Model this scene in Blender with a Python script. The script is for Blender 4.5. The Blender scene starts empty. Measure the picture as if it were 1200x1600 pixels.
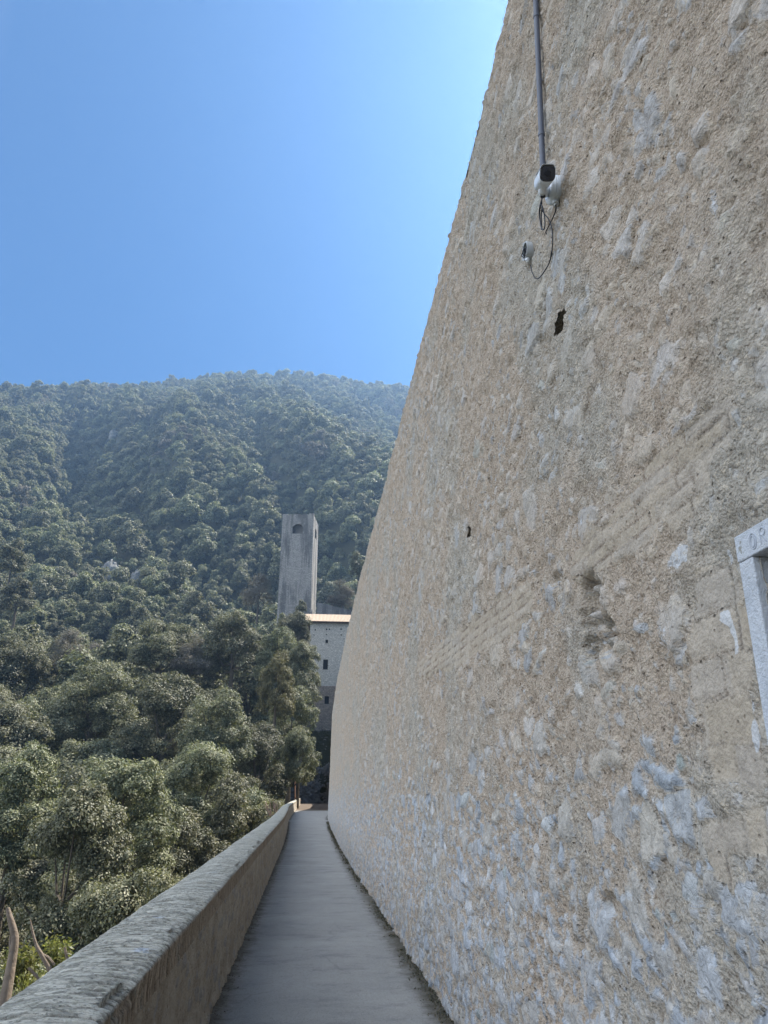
import bpy, math, random
import numpy as np
from mathutils import Vector, Matrix
R = math.radians
SC = bpy.context.scene
COL = SC.collection

# ------------------------------------------------------------------ camera
EYE = Vector((0, 0, 1.6))
PITCH, YAW, FPX = R(20.86), R(5.64), 1155.0      # yaw to the right of the path (+Y)
cd = bpy.data.cameras.new('camera'); cam = bpy.data.objects.new('camera', cd); COL.objects.link(cam)
cam.location = EYE
cam.rotation_euler = (R(90) + PITCH, 0, -YAW)
cd.sensor_fit = 'VERTICAL'; cd.sensor_height = 24.0; cd.lens = 24.0 * FPX / 1600.0
cd.clip_start = 0.05; cd.clip_end = 6000
SC.camera = cam
# ------------------------------------------------------------------ sky and sun
SUN_AZ, SUN_EL = R(52), R(53)                    # azimuth clockwise from +Y
w = bpy.data.worlds.new("World"); SC.world = w; w.use_nodes = True
nt = w.node_tree; nt.nodes.clear()
sky = nt.nodes.new('ShaderNodeTexSky'); sky.sky_type = 'NISHITA'; sky.sun_disc = False
sky.sun_elevation = SUN_EL; sky.sun_rotation = SUN_AZ
sky.altitude = 1800; sky.air_density = 1.0; sky.dust_density = 1.3; sky.ozone_density = 3.5
bg = nt.nodes.new('ShaderNodeBackground'); bg.inputs['Strength'].default_value = 0.05
wo = nt.nodes.new('ShaderNodeOutputWorld')
hsv = nt.nodes.new('ShaderNodeHueSaturation'); hsv.inputs['Saturation'].default_value = 1.6; hsv.inputs['Value'].default_value = .95
nt.links.new(sky.outputs[0], hsv.inputs['Color']); nt.links.new(hsv.outputs[0], bg.inputs[0])
# unseen white clouds added left of and behind the viewer to light the wall
def wn(k, **kw):
    x = nt.nodes.new(k)
    for a, v in kw.items(): setattr(x, a, v)
    return x
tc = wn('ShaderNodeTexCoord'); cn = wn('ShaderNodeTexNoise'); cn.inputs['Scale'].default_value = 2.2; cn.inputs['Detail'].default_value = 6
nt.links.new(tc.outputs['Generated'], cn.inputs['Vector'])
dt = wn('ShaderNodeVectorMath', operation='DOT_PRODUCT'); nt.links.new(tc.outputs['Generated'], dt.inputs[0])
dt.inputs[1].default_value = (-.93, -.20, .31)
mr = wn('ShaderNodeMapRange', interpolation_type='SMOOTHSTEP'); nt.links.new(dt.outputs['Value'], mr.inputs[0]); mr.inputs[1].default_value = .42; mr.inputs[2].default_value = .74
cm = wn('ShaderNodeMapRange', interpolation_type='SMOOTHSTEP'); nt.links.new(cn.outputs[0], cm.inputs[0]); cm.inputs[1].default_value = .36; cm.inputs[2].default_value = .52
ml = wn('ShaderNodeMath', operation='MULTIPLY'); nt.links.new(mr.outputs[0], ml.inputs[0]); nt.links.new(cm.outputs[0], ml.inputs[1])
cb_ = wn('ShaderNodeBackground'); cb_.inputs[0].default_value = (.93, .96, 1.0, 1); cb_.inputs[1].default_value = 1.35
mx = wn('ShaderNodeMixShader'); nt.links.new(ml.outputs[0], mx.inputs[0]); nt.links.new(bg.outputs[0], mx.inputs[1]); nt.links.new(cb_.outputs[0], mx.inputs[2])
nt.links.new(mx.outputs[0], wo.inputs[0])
sl = bpy.data.lights.new('sun', 'SUN'); sl.energy = 5.0; sl.angle = R(0.53); sl.color = (1, 0.94, 0.84)
so = bpy.data.objects.new('sun', sl); COL.objects.link(so)
sdir = Vector((math.sin(SUN_AZ) * math.cos(SUN_EL), math.cos(SUN_AZ) * math.cos(SUN_EL), math.sin(SUN_EL)))
so.rotation_euler = sdir.to_track_quat('Z', 'Y').to_euler(); so.location = (20, 20, 40)
SC.view_settings.view_transform = 'Standard'; SC.view_settings.look = 'None'
SC.view_settings.exposure = 1.38; SC.view_settings.gamma = 1.0; SC.view_settings.use_curve_mapping = False
SC.cycles.volume_bounces = 0; SC.cycles.max_bounces = 6; SC.cycles.diffuse_bounces = 3
SC.cycles.transparent_max_bounces = 8; SC.cycles.use_denoising = True
SC.cycles.volume_max_steps = 64

# ------------------------------------------------------------------ maths helpers
CR = Vector((math.cos(YAW), -math.sin(YAW), 0))
CF = Vector((math.sin(YAW) * math.cos(PITCH), math.cos(YAW) * math.cos(PITCH), math.sin(PITCH)))
CU = CR.cross(CF)
def ray(px, py):
    return CR * (px - 600) + CU * (800 - py) + CF * FPX
def atY(px, py, Y):
    d = ray(px, py); return EYE + d * (Y / d.y)
def atD(px, py, D):
    return EYE + ray(px, py).normalized() * D

_BY = [-6, 7, 12, 19, 27, 31, 40, 57, 65, 75, 95, 120, 140]
_BX = [1.16, 1.16, 1.15, 1.12, 1.14, 1.19, 1.28, 1.60, 1.98, 2.8, 4.6, 5.1, 5.1]  # unseen far stretch extended and kept close in to shade the path end
BAT, WTOP = 0.02, 7.12
def baseX(y): return np.interp(y, _BY, _BX)
def sm_base(y):
    y = np.asarray(y, float)
    return (baseX(y - 1.5) + baseX(y) * 2 + baseX(y + 1.5)) / 4
def proj(p):
    d = Vector(p) - EYE; k = d.dot(CF)
    return (600 + FPX * d.dot(CR) / k, 800 - FPX * d.dot(CU) / k) if k > 0 else (-999, 9999)
def zone(x, y, z):
    a, b = proj((x, y, z))
    if a < -15 or b > 1480: return 'cut by the lower left corner of the photo'
    if y > 176 and a > 425: return 'around the foot of the tower'
    row = 'in the top row' if b < 1010 else 'in the upper part' if b < 1090 else 'halfway down' if b < 1190 else 'in the lowest part'
    col_ = "by the photo's left edge" if a < 90 else 'left of centre' if a < 200 else 'in the middle' if a < 320 else 'towards the building'
    return row + ' of the near slope, ' + col_
def onwall(px, py, off=0.0):
    """point on the tall wall seen at a photo position, off metres in front of it"""
    d = ray(px, py); t = 1.2 / d.x
    for _ in range(12):
        p = EYE + d * t
        t = (float(sm_base(p.y)) + BAT * p.z - off) / d.x
    return EYE + d * t

_rs = np.random.RandomState(5)
_H = _rs.rand(512, 512)
def hsh(i, j, k=0):
    return _H[(i * 7 + j * 13 + k * 101 + (i * j) % 97) % 512, (j * 3 + i * 17 + k * 57) % 512]
def vn(x, y, k=0):
    x = np.asarray(x, float); y = np.asarray(y, float)
    i = np.floor(x).astype(int); j = np.floor(y).astype(int); a = x - i; b = y - j
    a = a * a * (3 - 2 * a); b = b * b * (3 - 2 * b)
    return ((hsh(i, j, k) * (1 - a) + hsh(i + 1, j, k) * a) * (1 - b) + (hsh(i, j + 1, k) * (1 - a) + hsh(i + 1, j + 1, k) * a) * b)
def fbm(x, y, o=4, k=0):
    s = 0; a = .5; t = 0
    for q in range(o):
        s = s + a * vn(x * 2 ** q, y * 2 ** q, k + q); t += a; a *= .55
    return s / t
def worley(x, y, k=0, jit=.85):
    i0 = np.floor(x).astype(int); j0 = np.floor(y).astype(int)
    f1 = np.full(x.shape, 9.); f2 = np.full(x.shape, 9.); rid = np.zeros(x.shape); dx1 = np.zeros(x.shape); dy1 = np.zeros(x.shape)
    for di in (-1, 0, 1):
        for dj in (-1, 0, 1):
            i = i0 + di; j = j0 + dj
            cx = i + .5 + (hsh(i, j, k + 1) - .5) * jit; cy = j + .5 + (hsh(i, j, k + 2) - .5) * jit
            d = np.hypot(x - cx, y - cy); r = hsh(i, j, k + 3)
            n = d < f1
            f2 = np.where(n, f1, np.minimum(f2, d)); rid = np.where(n, r, rid)
            dx1 = np.where(n, x - cx, dx1); dy1 = np.where(n, y - cy, dy1); f1 = np.where(n, d, f1)
    return f1, f2, rid, dx1, dy1
def inpoly(u, v, P):
    r = np.zeros(u.shape, bool); n = len(P)
    for a in range(n):
        x1, y1 = P[a]; x2, y2 = P[(a + 1) % n]
        c = ((y1 > v) != (y2 > v)) & (u < (x2 - x1) * (v - y1) / (y2 - y1 + 1e-12) + x1)
        r ^= c
    return r
def sdpoly(u, v, P):
    d = np.full(u.shape, 1e9)
    n = len(P)
    for a in range(n):
        x1, y1 = P[a]; x2, y2 = P[(a + 1) % n]
        ex, ey = x2 - x1, y2 - y1
        t = np.clip(((u - x1) * ex + (v - y1) * ey) / (ex * ex + ey * ey + 1e-12), 0, 1)
        d = np.minimum(d, np.hypot(u - x1 - t * ex, v - y1 - t * ey))
    return np.where(inpoly(u, v, P), d, -d)
def sstep(a, b, x):
    t = np.clip((x - a) / (b - a), 0, 1); return t * t * (3 - 2 * t)

# ------------------------------------------------------------------ object helpers
def tag(o, label=None, cat=None, group=None, kind=None):
    if label: o['label'] = label
    if cat: o['category'] = cat
    if group: o['group'] = group
    if kind: o['kind'] = kind
    return o
def empty(name, loc=(0, 0, 0), label=None, cat=None, group=None):
    o = bpy.data.objects.new(name, None); COL.objects.link(o); o.location = loc; o.empty_display_size = .1
    return tag(o, label, cat, group)
def link(name, me, mat=None, parent=None, smooth=False):
    o = bpy.data.objects.new(name, me)
    if mat is not None: me.materials.append(mat)
    if smooth: me.polygons.foreach_set('use_smooth', [True] * len(me.polygons))
    COL.objects.link(o)
    if parent:
        o.parent = parent
        o.matrix_parent_inverse = Matrix.Translation(-Vector(parent.location))
    return o
def npmesh(name, V, F):
    me = bpy.data.meshes.new(name); V = np.asarray(V, np.float32); F = np.asarray(F, np.int32)
    k = F.shape[1]
    me.vertices.add(len(V)); me.vertices.foreach_set('co', V.ravel())
    me.loops.add(F.size); me.loops.foreach_set('vertex_index', F.ravel())
    me.polygons.add(len(F)); me.polygons.foreach_set('loop_start', np.arange(0, F.size, k, dtype=np.int32))
    me.polygons.foreach_set('loop_total', np.full(len(F), k, np.int32))
    me.update(calc_edges=True); return me
def attr(me, name, a):
    t = me.attributes.new(name, 'FLOAT', 'POINT'); t.data.foreach_set('value', np.asarray(a, np.float32).ravel())
def gridF(n, m):
    i = np.arange(n - 1)[:, None]; j = np.arange(m - 1)[None, :]
    a = i * m + j
    return np.stack([a, a + m, a + m + 1, a + 1], -1).reshape(-1, 4)
class MB:
    def __init__(s): s.v = []; s.f = []
    def add(s, vs, fs):
        b = len(s.v); s.v += [tuple(p) for p in vs]; s.f += [tuple(b + i for i in f) for f in fs]; return s
    def box(s, x0, x1, y0, y1, z0, z1, M=None):
        vs = [Vector((x, y, z)) for x in (x0, x1) for y in (y0, y1) for z in (z0, z1)]
        if M is not None: vs = [M @ p for p in vs]
        return s.add(vs, [(0, 1, 3, 2), (4, 6, 7, 5), (0, 4, 5, 1), (2, 3, 7, 6), (0, 2, 6, 4), (1, 5, 7, 3)])
    def tube(s, pts, rad, n=8, closed=False):
        pts = [Vector(p) for p in pts]; m = len(pts)
        if not hasattr(rad, '__len__'): rad = [rad] * m
        rings = []; up = None
        for i, p in enumerate(pts):
            if closed: t = pts[(i + 1) % m] - pts[i - 1]
            else: t = pts[min(i + 1, m - 1)] - pts[max(i - 1, 0)]
            t.normalize()
            if up is None: up = Vector((0, 0, 1)) if abs(t.z) < .9 else Vector((1, 0, 0))
            a = t.cross(up).normalized(); b = a.cross(t).normalized(); up = b
            rings.append([p + (a * math.cos(2 * math.pi * k / n) + b * math.sin(2 * math.pi * k / n)) * rad[i] for k in range(n)])
        vs = [q for r in rings for q in r]; fs = []
        for i in range(m if closed else m - 1):
            for k in range(n):
                i2 = (i + 1) % m
                fs.append((i * n + k, i * n + (k + 1) % n, i2 * n + (k + 1) % n, i2 * n + k))
        if not closed:
            fs.append(tuple(range(n))[::-1]); fs.append(tuple((m - 1) * n + k for k in range(n)))
        return s.add(vs, fs)
    def loft(s, c0, ax, prof, a, b, n=28, p=2.0):
        """prof: list of (distance along ax, half width, half height); superellipse rings"""
        rings = []
        for t, ra, rb in prof:
            ring = []
            for k in range(n):
                th = 2 * math.pi * k / n; c, q = math.cos(th), math.sin(th)
                ring.append(c0 + ax * t + a * (ra * math.copysign(abs(c) ** (2 / p), c)) + b * (rb * math.copysign(abs(q) ** (2 / p), q)))
            rings.append(ring)
        vs = [q for r in rings for q in r]; fs = []; m = len(prof)
        for i in range(m - 1):
            for k in range(n):
                fs.append((i * n + k, i * n + (k + 1) % n, (i + 1) * n + (k + 1) % n, (i + 1) * n + k))
        fs.append(tuple(range(n))[::-1]); fs.append(tuple((m - 1) * n + k for k in range(n)))
        return s.add(vs, fs)
    def build(s, name, mat, parent=None, smooth=False, bevel=0):
        me = bpy.data.meshes.new(name); me.from_pydata([tuple(p) for p in s.v], [], s.f); me.update()
        o = link(name, me, mat, parent, smooth)
        if smooth:
            me.set_sharp_from_angle(angle=R(40))
        if bevel:
            b = o.modifiers.new('bevel', 'BEVEL'); b.width = bevel; b.segments = 2; b.limit_method = 'ANGLE'
        return o

# ------------------------------------------------------------------ node helpers
class NT:
    def __init__(s, name):
        s.m = bpy.data.materials.new(name); s.m.use_nodes = True; s.t = s.m.node_tree; s.t.nodes.clear()
        s.out = s.n('ShaderNodeOutputMaterial'); s.b = s.n('ShaderNodeBsdfPrincipled'); s.l(s.b.outputs[0], s.out.inputs[0])
        s.b.inputs['Roughness'].default_value = .9
        s.b.inputs['Specular IOR Level'].default_value = .25
    def n(s, k, **kw):
        x = s.t.nodes.new(k)
        for a, v in kw.items(): setattr(x, a, v)
        return x
    def l(s, a, b): s.t.links.new(a, b)
    def put(s, v, sock):
        if hasattr(v, 'is_output') or isinstance(v, bpy.types.NodeSocket): s.l(v, sock)
        elif isinstance(v, (tuple, list)) and len(v) == 3 and sock.type == 'RGBA': sock.default_value = (*v, 1)
        else: sock.default_value = v
    def math(s, op, a, b=0.0, c=None, clamp=False):
        x = s.n('ShaderNodeMath', operation=op, use_clamp=clamp); s.put(a, x.inputs[0]); s.put(b, x.inputs[1])
        if c is not None: s.put(c, x.inputs[2])
        return x.outputs[0]
    def pos(s, scale=(1, 1, 1)):
        t = s.n('ShaderNodeTexCoord'); m = s.n('ShaderNodeMapping'); m.inputs['Scale'].default_value = scale
        s.l(t.outputs['Object'], m.inputs[0]); return m.outputs[0]
    def noise(s, vec, scale, detail=4, rough=.55, dist=0):
        x = s.n('ShaderNodeTexNoise'); s.l(vec, x.inputs['Vector']); x.inputs['Scale'].default_value = scale
        x.inputs['Detail'].default_value = detail; x.inputs['Roughness'].default_value = rough; x.inputs['Distortion'].default_value = dist
        return x.outputs[0]
    def voro(s, vec, scale, feature='F1', out='Distance'):
        x = s.n('ShaderNodeTexVoronoi', feature=feature); s.l(vec, x.inputs['Vector']); x.inputs['Scale'].default_value = scale
        return x.outputs[out]
    def ramp(s, v, stops, interp='LINEAR'):
        x = s.n('ShaderNodeValToRGB'); x.color_ramp.interpolation = interp
        e = x.color_ramp.elements
        while len(e) < len(stops): e.new(.5)
        for q, (p, c) in zip(e, stops):
            q.position = p; q.color = (*c, 1) if len(c) == 3 else c
        s.l(v, x.inputs[0]); return x.outputs[0]
    def step(s, v, a, b):
        x = s.n('ShaderNodeMapRange', interpolation_type='SMOOTHSTEP'); s.put(v, x.inputs[0])
        x.inputs[1].default_value = a; x.inputs[2].default_value = b; return x.outputs[0]
    def mix(s, f, a, b, mode='MIX'):
        x = s.n('ShaderNodeMix', data_type='RGBA', blend_type=mode); s.put(f, x.inputs[0]); s.put(a, x.inputs[6]); s.put(b, x.inputs[7]); return x.outputs[2]
    def attr(s, name):
        return s.n('ShaderNodeAttribute', attribute_name=name).outputs['Fac']
    def bump(s, h, dist, strength=1.0, prev=None):
        x = s.n('ShaderNodeBump'); s.put(h, x.inputs['Height']); x.inputs['Distance'].default_value = dist; x.inputs['Strength'].default_value = strength
        if prev is not None: s.l(prev, x.inputs['Normal'])
        return x.outputs[0]
    def fin(s, col, nrm=None, rough=None):
        s.put(col, s.b.inputs['Base Color'])
        if nrm is not None: s.l(nrm, s.b.inputs['Normal'])
        if rough is not None: s.put(rough, s.b.inputs['Roughness'])
        return s.m

def mat_wall():
    t = NT('rough_plastered_rubble'); p = t.pos()
    n1 = t.noise(p, 0.7, 5); n2 = t.noise(p, 6, 5, .6); n3 = t.noise(p, 38, 5, .7); n4 = t.noise(p, 150, 3, .7)
    sand = t.ramp(n2, [(.25, (.40, .325, .25)), (.5, (.52, .43, .34)), (.75, (.60, .515, .42))])
    grey = t.ramp(n2, [(.3, (.39, .355, .30)), (.7, (.54, .50, .43))])
    col = t.mix(t.step(n1, .45, .62), sand, grey)
    col = t.mix(t.step(n3, .54, .68), col, (.68, .60, .48))
    n5 = t.noise(p, 85, 4, .75); col = t.mix(t.math('MULTIPLY', t.step(n5, .46, .34), .6), col, (.22, .175, .13))
    col = t.mix(t.math('MULTIPLY', t.step(n3, .47, .32), .75), col, (.21, .165, .12))
    # stones
    sd = t.attr('stone'); rid = t.attr('srand')
    edge = t.math('ADD', sd, t.math('MULTIPLY', t.math('SUBTRACT', t.noise(p, 22, 5, .65), .5), .030))
    sm = t.step(edge, -0.002, 0.008)
    sc = t.ramp(rid, [(0, (.30, .335, .37)), (.15, (.44, .47, .50)), (.3, (.40, .38, .34)), (.45, (.50, .46, .39)), (.6, (.35, .385, .42)), (.72, (.47, .44, .40)), (.85, (.53, .54, .54)), (1, (.33, .37, .35))])
    sxyz = t.n('ShaderNodeSeparateXYZ'); t.l(p, sxyz.inputs[0])
    sc = t.mix(t.math('MULTIPLY', t.step(sxyz.outputs[2], 2.0, .9), .3), sc, (.37, .395, .435))
    ns = t.noise(p, 14, 6, .7, .6)
    sc = t.mix(1.0, sc, t.ramp(ns, [(.3, (.62, .62, .62)), (.5, (.95, .95, .95)), (.7, (1.3, 1.3, 1.3))]), 'MULTIPLY')
    cover = t.math('MULTIPLY', sm, t.math('SUBTRACT', 1.0, t.math('MULTIPLY', t.step(t.noise(p, 9, 4, .6), .56, .66), .6)))
    col = t.mix(t.math('MULTIPLY', cover, t.attr('sstr')), col, sc)
    # brick / dressed courses
    bm = t.attr('brick')
    bc = t.mix(1.0, t.ramp(rid, [(0, (.40, .345, .27)), (.5, (.46, .40, .32)), (1, (.40, .36, .31))]), t.ramp(t.noise(p, 25, 5, .7), [(.3, (.75, .75, .75)), (.7, (1.15, 1.15, 1.15))]), 'MULTIPLY')
    col = t.mix(bm, col, bc)
    col = t.mix(t.math('MULTIPLY', t.attr('bj'), .55), col, (.13, .10, .075))
    # lime spots
    wm = t.step(t.math('ADD', t.attr('lime'), t.math('MULTIPLY', t.math('SUBTRACT', t.noise(p, 40, 4, .7), .5), .9)), .45, .6)
    col = t.mix(t.math('MULTIPLY', wm, .75), col, (.58, .61, .64))
    spots = t.step(t.noise(p, 3.1, 6, .75), .70, .735)
    col = t.mix(t.math('MULTIPLY', spots, .6), col, (.62, .61, .57))
    # small dark pits in colour and relief
    pits = t.step(t.voro(t.mix(.12, p, t.n('ShaderNodeTexNoise').outputs[1]), 24), .17, .05)
    col = t.mix(t.math('MULTIPLY', pits, t.math('MULTIPLY', t.step(n2, .45, .6), .55)), col, (.13, .10, .07))
    rough_h = t.math('ADD', t.math('MULTIPLY', n3, 1.0), t.math('MULTIPLY', n4, .35))
    grav = t.voro(p, 75)
    h = t.math('SUBTRACT', rough_h, t.math('MULTIPLY', grav, .45))
    h = t.math('SUBTRACT', h, t.math('MULTIPLY', pits, .8))
    stoneh = t.math('ADD', t.math('MULTIPLY', t.noise(p, 30, 5, .6, 1.0), .8), t.math('MULTIPLY', sm, .25))
    hm = t.n('ShaderNodeMix', data_type='FLOAT'); t.l(cover, hm.inputs[0]); t.l(h, hm.inputs[2]); t.l(stoneh, hm.inputs[3])
    hb = t.n('ShaderNodeMix', data_type='FLOAT'); t.l(t.math('MULTIPLY', bm, .85), hb.inputs[0]); t.l(hm.outputs[0], hb.inputs[2]); t.l(t.math('ADD', .42, t.math('MULTIPLY', t.noise(p, 60, 4, .7), .3)), hb.inputs[3])
    nr = t.bump(hb.outputs[0], .025, 1.0)
    return t.fin(col, nr, .95)
M_WALL = mat_wall()

def mat_coping():
    t = NT('weathered_coping'); p = t.pos()
    ps = t.pos((10, 18, 10)); pl = t.pos((6, 10, 6))
    a = t.noise(ps, 1.6, 6, .7, .4); b = t.noise(p, 4.5, 5, .6); c = t.noise(p, 45, 4, .7); d = t.noise(pl, 2.2, 6, .75, .6)
    top = t.ramp(b, [(.3, (.35, .335, .275)), (.5, (.49, .47, .40)), (.7, (.60, .58, .50))])
    top = t.mix(t.math('MULTIPLY', t.step(d, .54, .66), .6), top, (.13, .135, .125))
    top = t.mix(t.math('MULTIPLY', t.step(t.noise(ps, 4.5, 4, .7, .3), .54, .62), .75), top, (.11, .115, .105))
    top = t.mix(t.math('MULTIPLY', t.step(c, .52, .62), .5), top, (.35, .36, .27))
    top = t.mix(t.step(t.noise(p, 2.4, 5, .7), .63, .69), top, (.50, .53, .56))
    side = t.ramp(t.noise(t.pos((1, 24, 1.2)), 1.0, 5, .6), [(.3, (.20, .155, .11)), (.5, (.33, .27, .20)), (.72, (.44, .37, .28))])
    side = t.mix(t.step(b, .55, .7), side, (.24, .235, .20))
    col = t.mix(t.attr('top'), side, top)
    col = t.mix(t.math('MULTIPLY', t.attr('joint'), .85), col, (.085, .07, .055))
    h = t.math('ADD', t.math('MULTIPLY', a, .8), t.math('MULTIPLY', c, .5)); h = t.math('SUBTRACT', h, t.math('MULTIPLY', t.step(d, .5, .6), .5))
    return t.fin(col, t.bump(h, .015), .95)
def mat_parapet():
    t = NT('parapet_plaster'); p = t.pos()
    a = t.noise(p, 3, 6, .6); b = t.noise(p, 30, 6, .75); sd = t.attr('stone')
    col = t.ramp(a, [(.3, (.31, .26, .195)), (.5, (.42, .36, .28)), (.7, (.50, .445, .365))])
    col = t.mix(t.step(b, .53, .66), col, (.42, .40, .35))
    col = t.mix(t.math('MULTIPLY', t.step(b, .45, .32), .7), col, (.10, .08, .06))
    col = t.mix(t.math('MULTIPLY', t.step(sd, 0, .015), .55), col, (.28, .29, .30))
    return t.fin(col, t.bump(b, .03), .95)
def mat_path():
    t = NT('worn_concrete'); p = t.pos()
    a = t.noise(p, .8, 6, .65); b = t.noise(p, 75, 5, .85); c = t.noise(t.pos((.8, 1.5, 1)), 1.6, 6, .72)
    col = t.ramp(a, [(.3, (.31, .305, .285)), (.55, (.37, .36, .335)), (.75, (.44, .425, .395))])
    col = t.mix(t.math('MULTIPLY', t.step(c, .5, .68), .35), col, (.13, .135, .14))
    col = t.mix(t.math('MULTIPLY', t.step(b, .55, .7), .5), col, (.44, .44, .43))
    col = t.mix(t.math('MULTIPLY', t.step(b, .47, .36), .7), col, (.12, .12, .115))
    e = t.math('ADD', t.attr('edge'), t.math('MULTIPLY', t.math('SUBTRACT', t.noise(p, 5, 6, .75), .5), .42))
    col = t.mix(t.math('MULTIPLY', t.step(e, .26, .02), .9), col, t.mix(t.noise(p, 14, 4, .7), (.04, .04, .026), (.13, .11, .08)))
    wv = t.n('ShaderNodeTexNoise'); t.l(p, wv.inputs['Vector']); wv.inputs['Scale'].default_value = 3; wv.inputs['Detail'].default_value = 5
    ck = t.step(t.voro(t.mix(.16, p, wv.outputs[1]), .75, 'DISTANCE_TO_EDGE'), .010, .003)
    col = t.mix(t.math('MULTIPLY', ck, t.math('MULTIPLY', t.step(t.noise(p, .9, 3), .5, .6), .18)), col, (.09, .09, .085))
    col = t.mix(t.math('MULTIPLY', t.step(t.noise(p, 2.6, 6, .8), .58, .68), .45), col, (.15, .15, .145))
    col = t.mix(t.attr('band'), col, (.36, .35, .33))
    col = t.mix(t.attr('far'), col, (.13, .10, .075))  # far surface is browner; missing wall shade is also put into its colour
    h = t.math('ADD', b, t.math('MULTIPLY', t.noise(p, 12, 5, .6), 1.2))
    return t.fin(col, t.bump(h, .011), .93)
def mat_simple(name, col, rough=.5, metal=0, var=.15, scale=20, bump=0, spec=.4):
    t = NT(name); p = t.pos(); n = t.noise(p, scale, 5, .6)
    a = tuple(c * (1 - var) for c in col); b = tuple(min(1, c * (1 + var)) for c in col)
    t.b.inputs['Metallic'].default_value = metal; t.b.inputs['Specular IOR Level'].default_value = spec
    return t.fin(t.mix(n, a, b), t.bump(n, bump) if bump else None, rough)
def mat_leaf(name, c1, c2, c3, tr=.25, rough=.6):
    t = NT(name); p = t.pos(); t.t.nodes.remove(t.b)
    oi = t.n('ShaderNodeObjectInfo')
    n = t.noise(p, .55, 3, .6); rnd = t.attr('lrand')
    f = t.math('ADD', t.math('MULTIPLY', rnd, .5), t.math('MULTIPLY', n, .5))
    col = t.ramp(f, [(.2, c1), (.5, c2), (.8, c3)])
    hs = t.n('ShaderNodeHueSaturation'); t.l(col, hs.inputs['Color'])
    t.put(t.math('ADD', .485, t.math('MULTIPLY', oi.outputs['Random'], .03)), hs.inputs['Hue'])
    t.put(t.math('ADD', .75, t.math('MULTIPLY', oi.outputs['Random'], .5)), hs.inputs['Value'])
    b = t.n('ShaderNodeBsdfPrincipled'); t.l(hs.outputs[0], b.inputs['Base Color']); b.inputs['Roughness'].default_value = rough
    b.inputs['Specular IOR Level'].default_value = .5
    tl = t.n('ShaderNodeBsdfTranslucent'); t.l(t.mix(1.0, hs.outputs[0], (1.35, 1.4, .9), 'MULTIPLY'), tl.inputs[0])
    m = t.n('ShaderNodeMixShader'); m.inputs[0].default_value = tr; t.l(b.outputs[0], m.inputs[1]); t.l(tl.outputs[0], m.inputs[2])
    t.l(m.outputs[0], t.out.inputs[0]); return t.m
def mat_bark():
    return mat_simple('bark', (.12, .10, .075), .95, 0, .4, 14, .02, .2)
def mat_ground():
    t = NT('undergrowth'); p = t.pos(); a = t.noise(p, .12, 6, .6); b = t.noise(p, 1.5, 5, .7)
    col = t.ramp(a, [(.3, (.022, .026, .012)), (.6, (.04, .042, .02)), (.8, (.07, .058, .035))])
    return t.fin(t.mix(t.math('MULTIPLY', b, .5), col, (.05, .045, .025)), t.bump(b, .5), 1)
def mat_masonry(name, c1, c2, c3, bw, bh, stain=None, bumpd=.05):
    t = NT(name)
    tc = t.n('ShaderNodeTexCoord'); sx = t.n('ShaderNodeSeparateXYZ'); t.l(tc.outputs['Object'], sx.inputs[0])
    cx = t.n('ShaderNodeCombineXYZ'); t.l(t.math('ADD', sx.outputs[0], sx.outputs[1]), cx.inputs[0]); t.l(sx.outputs[2], cx.inputs[1])
    br = t.n('ShaderNodeTexBrick'); t.l(cx.outputs[0], br.inputs[0]); br.inputs['Scale'].default_value = 1
    br.inputs['Brick Width'].default_value = bw; br.inputs['Row Height'].default_value = bh; br.inputs['Mortar Size'].default_value = .035
    br.inputs['Color1'].default_value = (*c1, 1); br.inputs['Color2'].default_value = (*c2, 1); br.inputs['Mortar'].default_value = (*c3, 1)
    br.inputs['Mortar Smooth'].default_value = .5
    p = t.pos(); n = t.noise(p, .5, 6, .7); n2 = t.noise(p, 3.5, 5, .75)
    col = t.mix(1.0, br.outputs[0], t.ramp(n2, [(.3, (.55, .55, .55)), (.5, (.95, .95, .95)), (.7, (1.35, 1.35, 1.35))]), 'MULTIPLY')
    if stain: col = t.mix(t.math('MULTIPLY', stain(t, sx, n), .68), col, (.075, .077, .08))
    return t.fin(col, t.bump(t.math('ADD', n2, t.math('MULTIPLY', br.outputs[1], -.5)), bumpd), .95)

# ------------------------------------------------------------------ the tall wall
rs = np.random.RandomState(11)
def ynodes():
    y = [-5.0]
    while y[-1] < 137.5:
        c = y[-1]
        if c < 1.0: d = .06
        elif c < 6.5: d = .014
        else: d = min(.30, .014 * (c / 6.5) ** 1.35)
        y.append(c + d)
    return np.array(y)
wall = empty('aqueduct_wall', (1.2, 0, 0), 'towering pale plastered rubble wall running along the right side of the path', 'wall')
YN = ynodes(); ZN = np.concatenate([np.array([-30, -6, -1., -.3, -.1]), np.arange(-.03, WTOP, .0155), [WTOP]])
Y, Z = np.meshgrid(YN, ZN, indexing='ij')
U = Y; V = Z
# opening framed in stone (near right edge of the photo)
pTL = onwall(1146, 840, .026); pIN = onwall(1169, 863)
FR_Y, FR_Z = pTL.y, pTL.z                 # outer top corner on the far side
FW = 0.068
OPY0, OPY1, OPZ0, OPZ1 = FR_Y - FW - .95, FR_Y - FW, .55, FR_Z - .076
def P2(*pts): return [(onwall(a, b).y, onwall(a, b).z) for a, b in pts]
disp = (fbm(U * 1.1, V * 1.1, 3, 3) - .5) * .05 + (fbm(U * 5, V * 5, 3, 9) - .5) * .035 + (fbm(U * 17, V * 17, 3, 15) - .5) * .028
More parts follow.
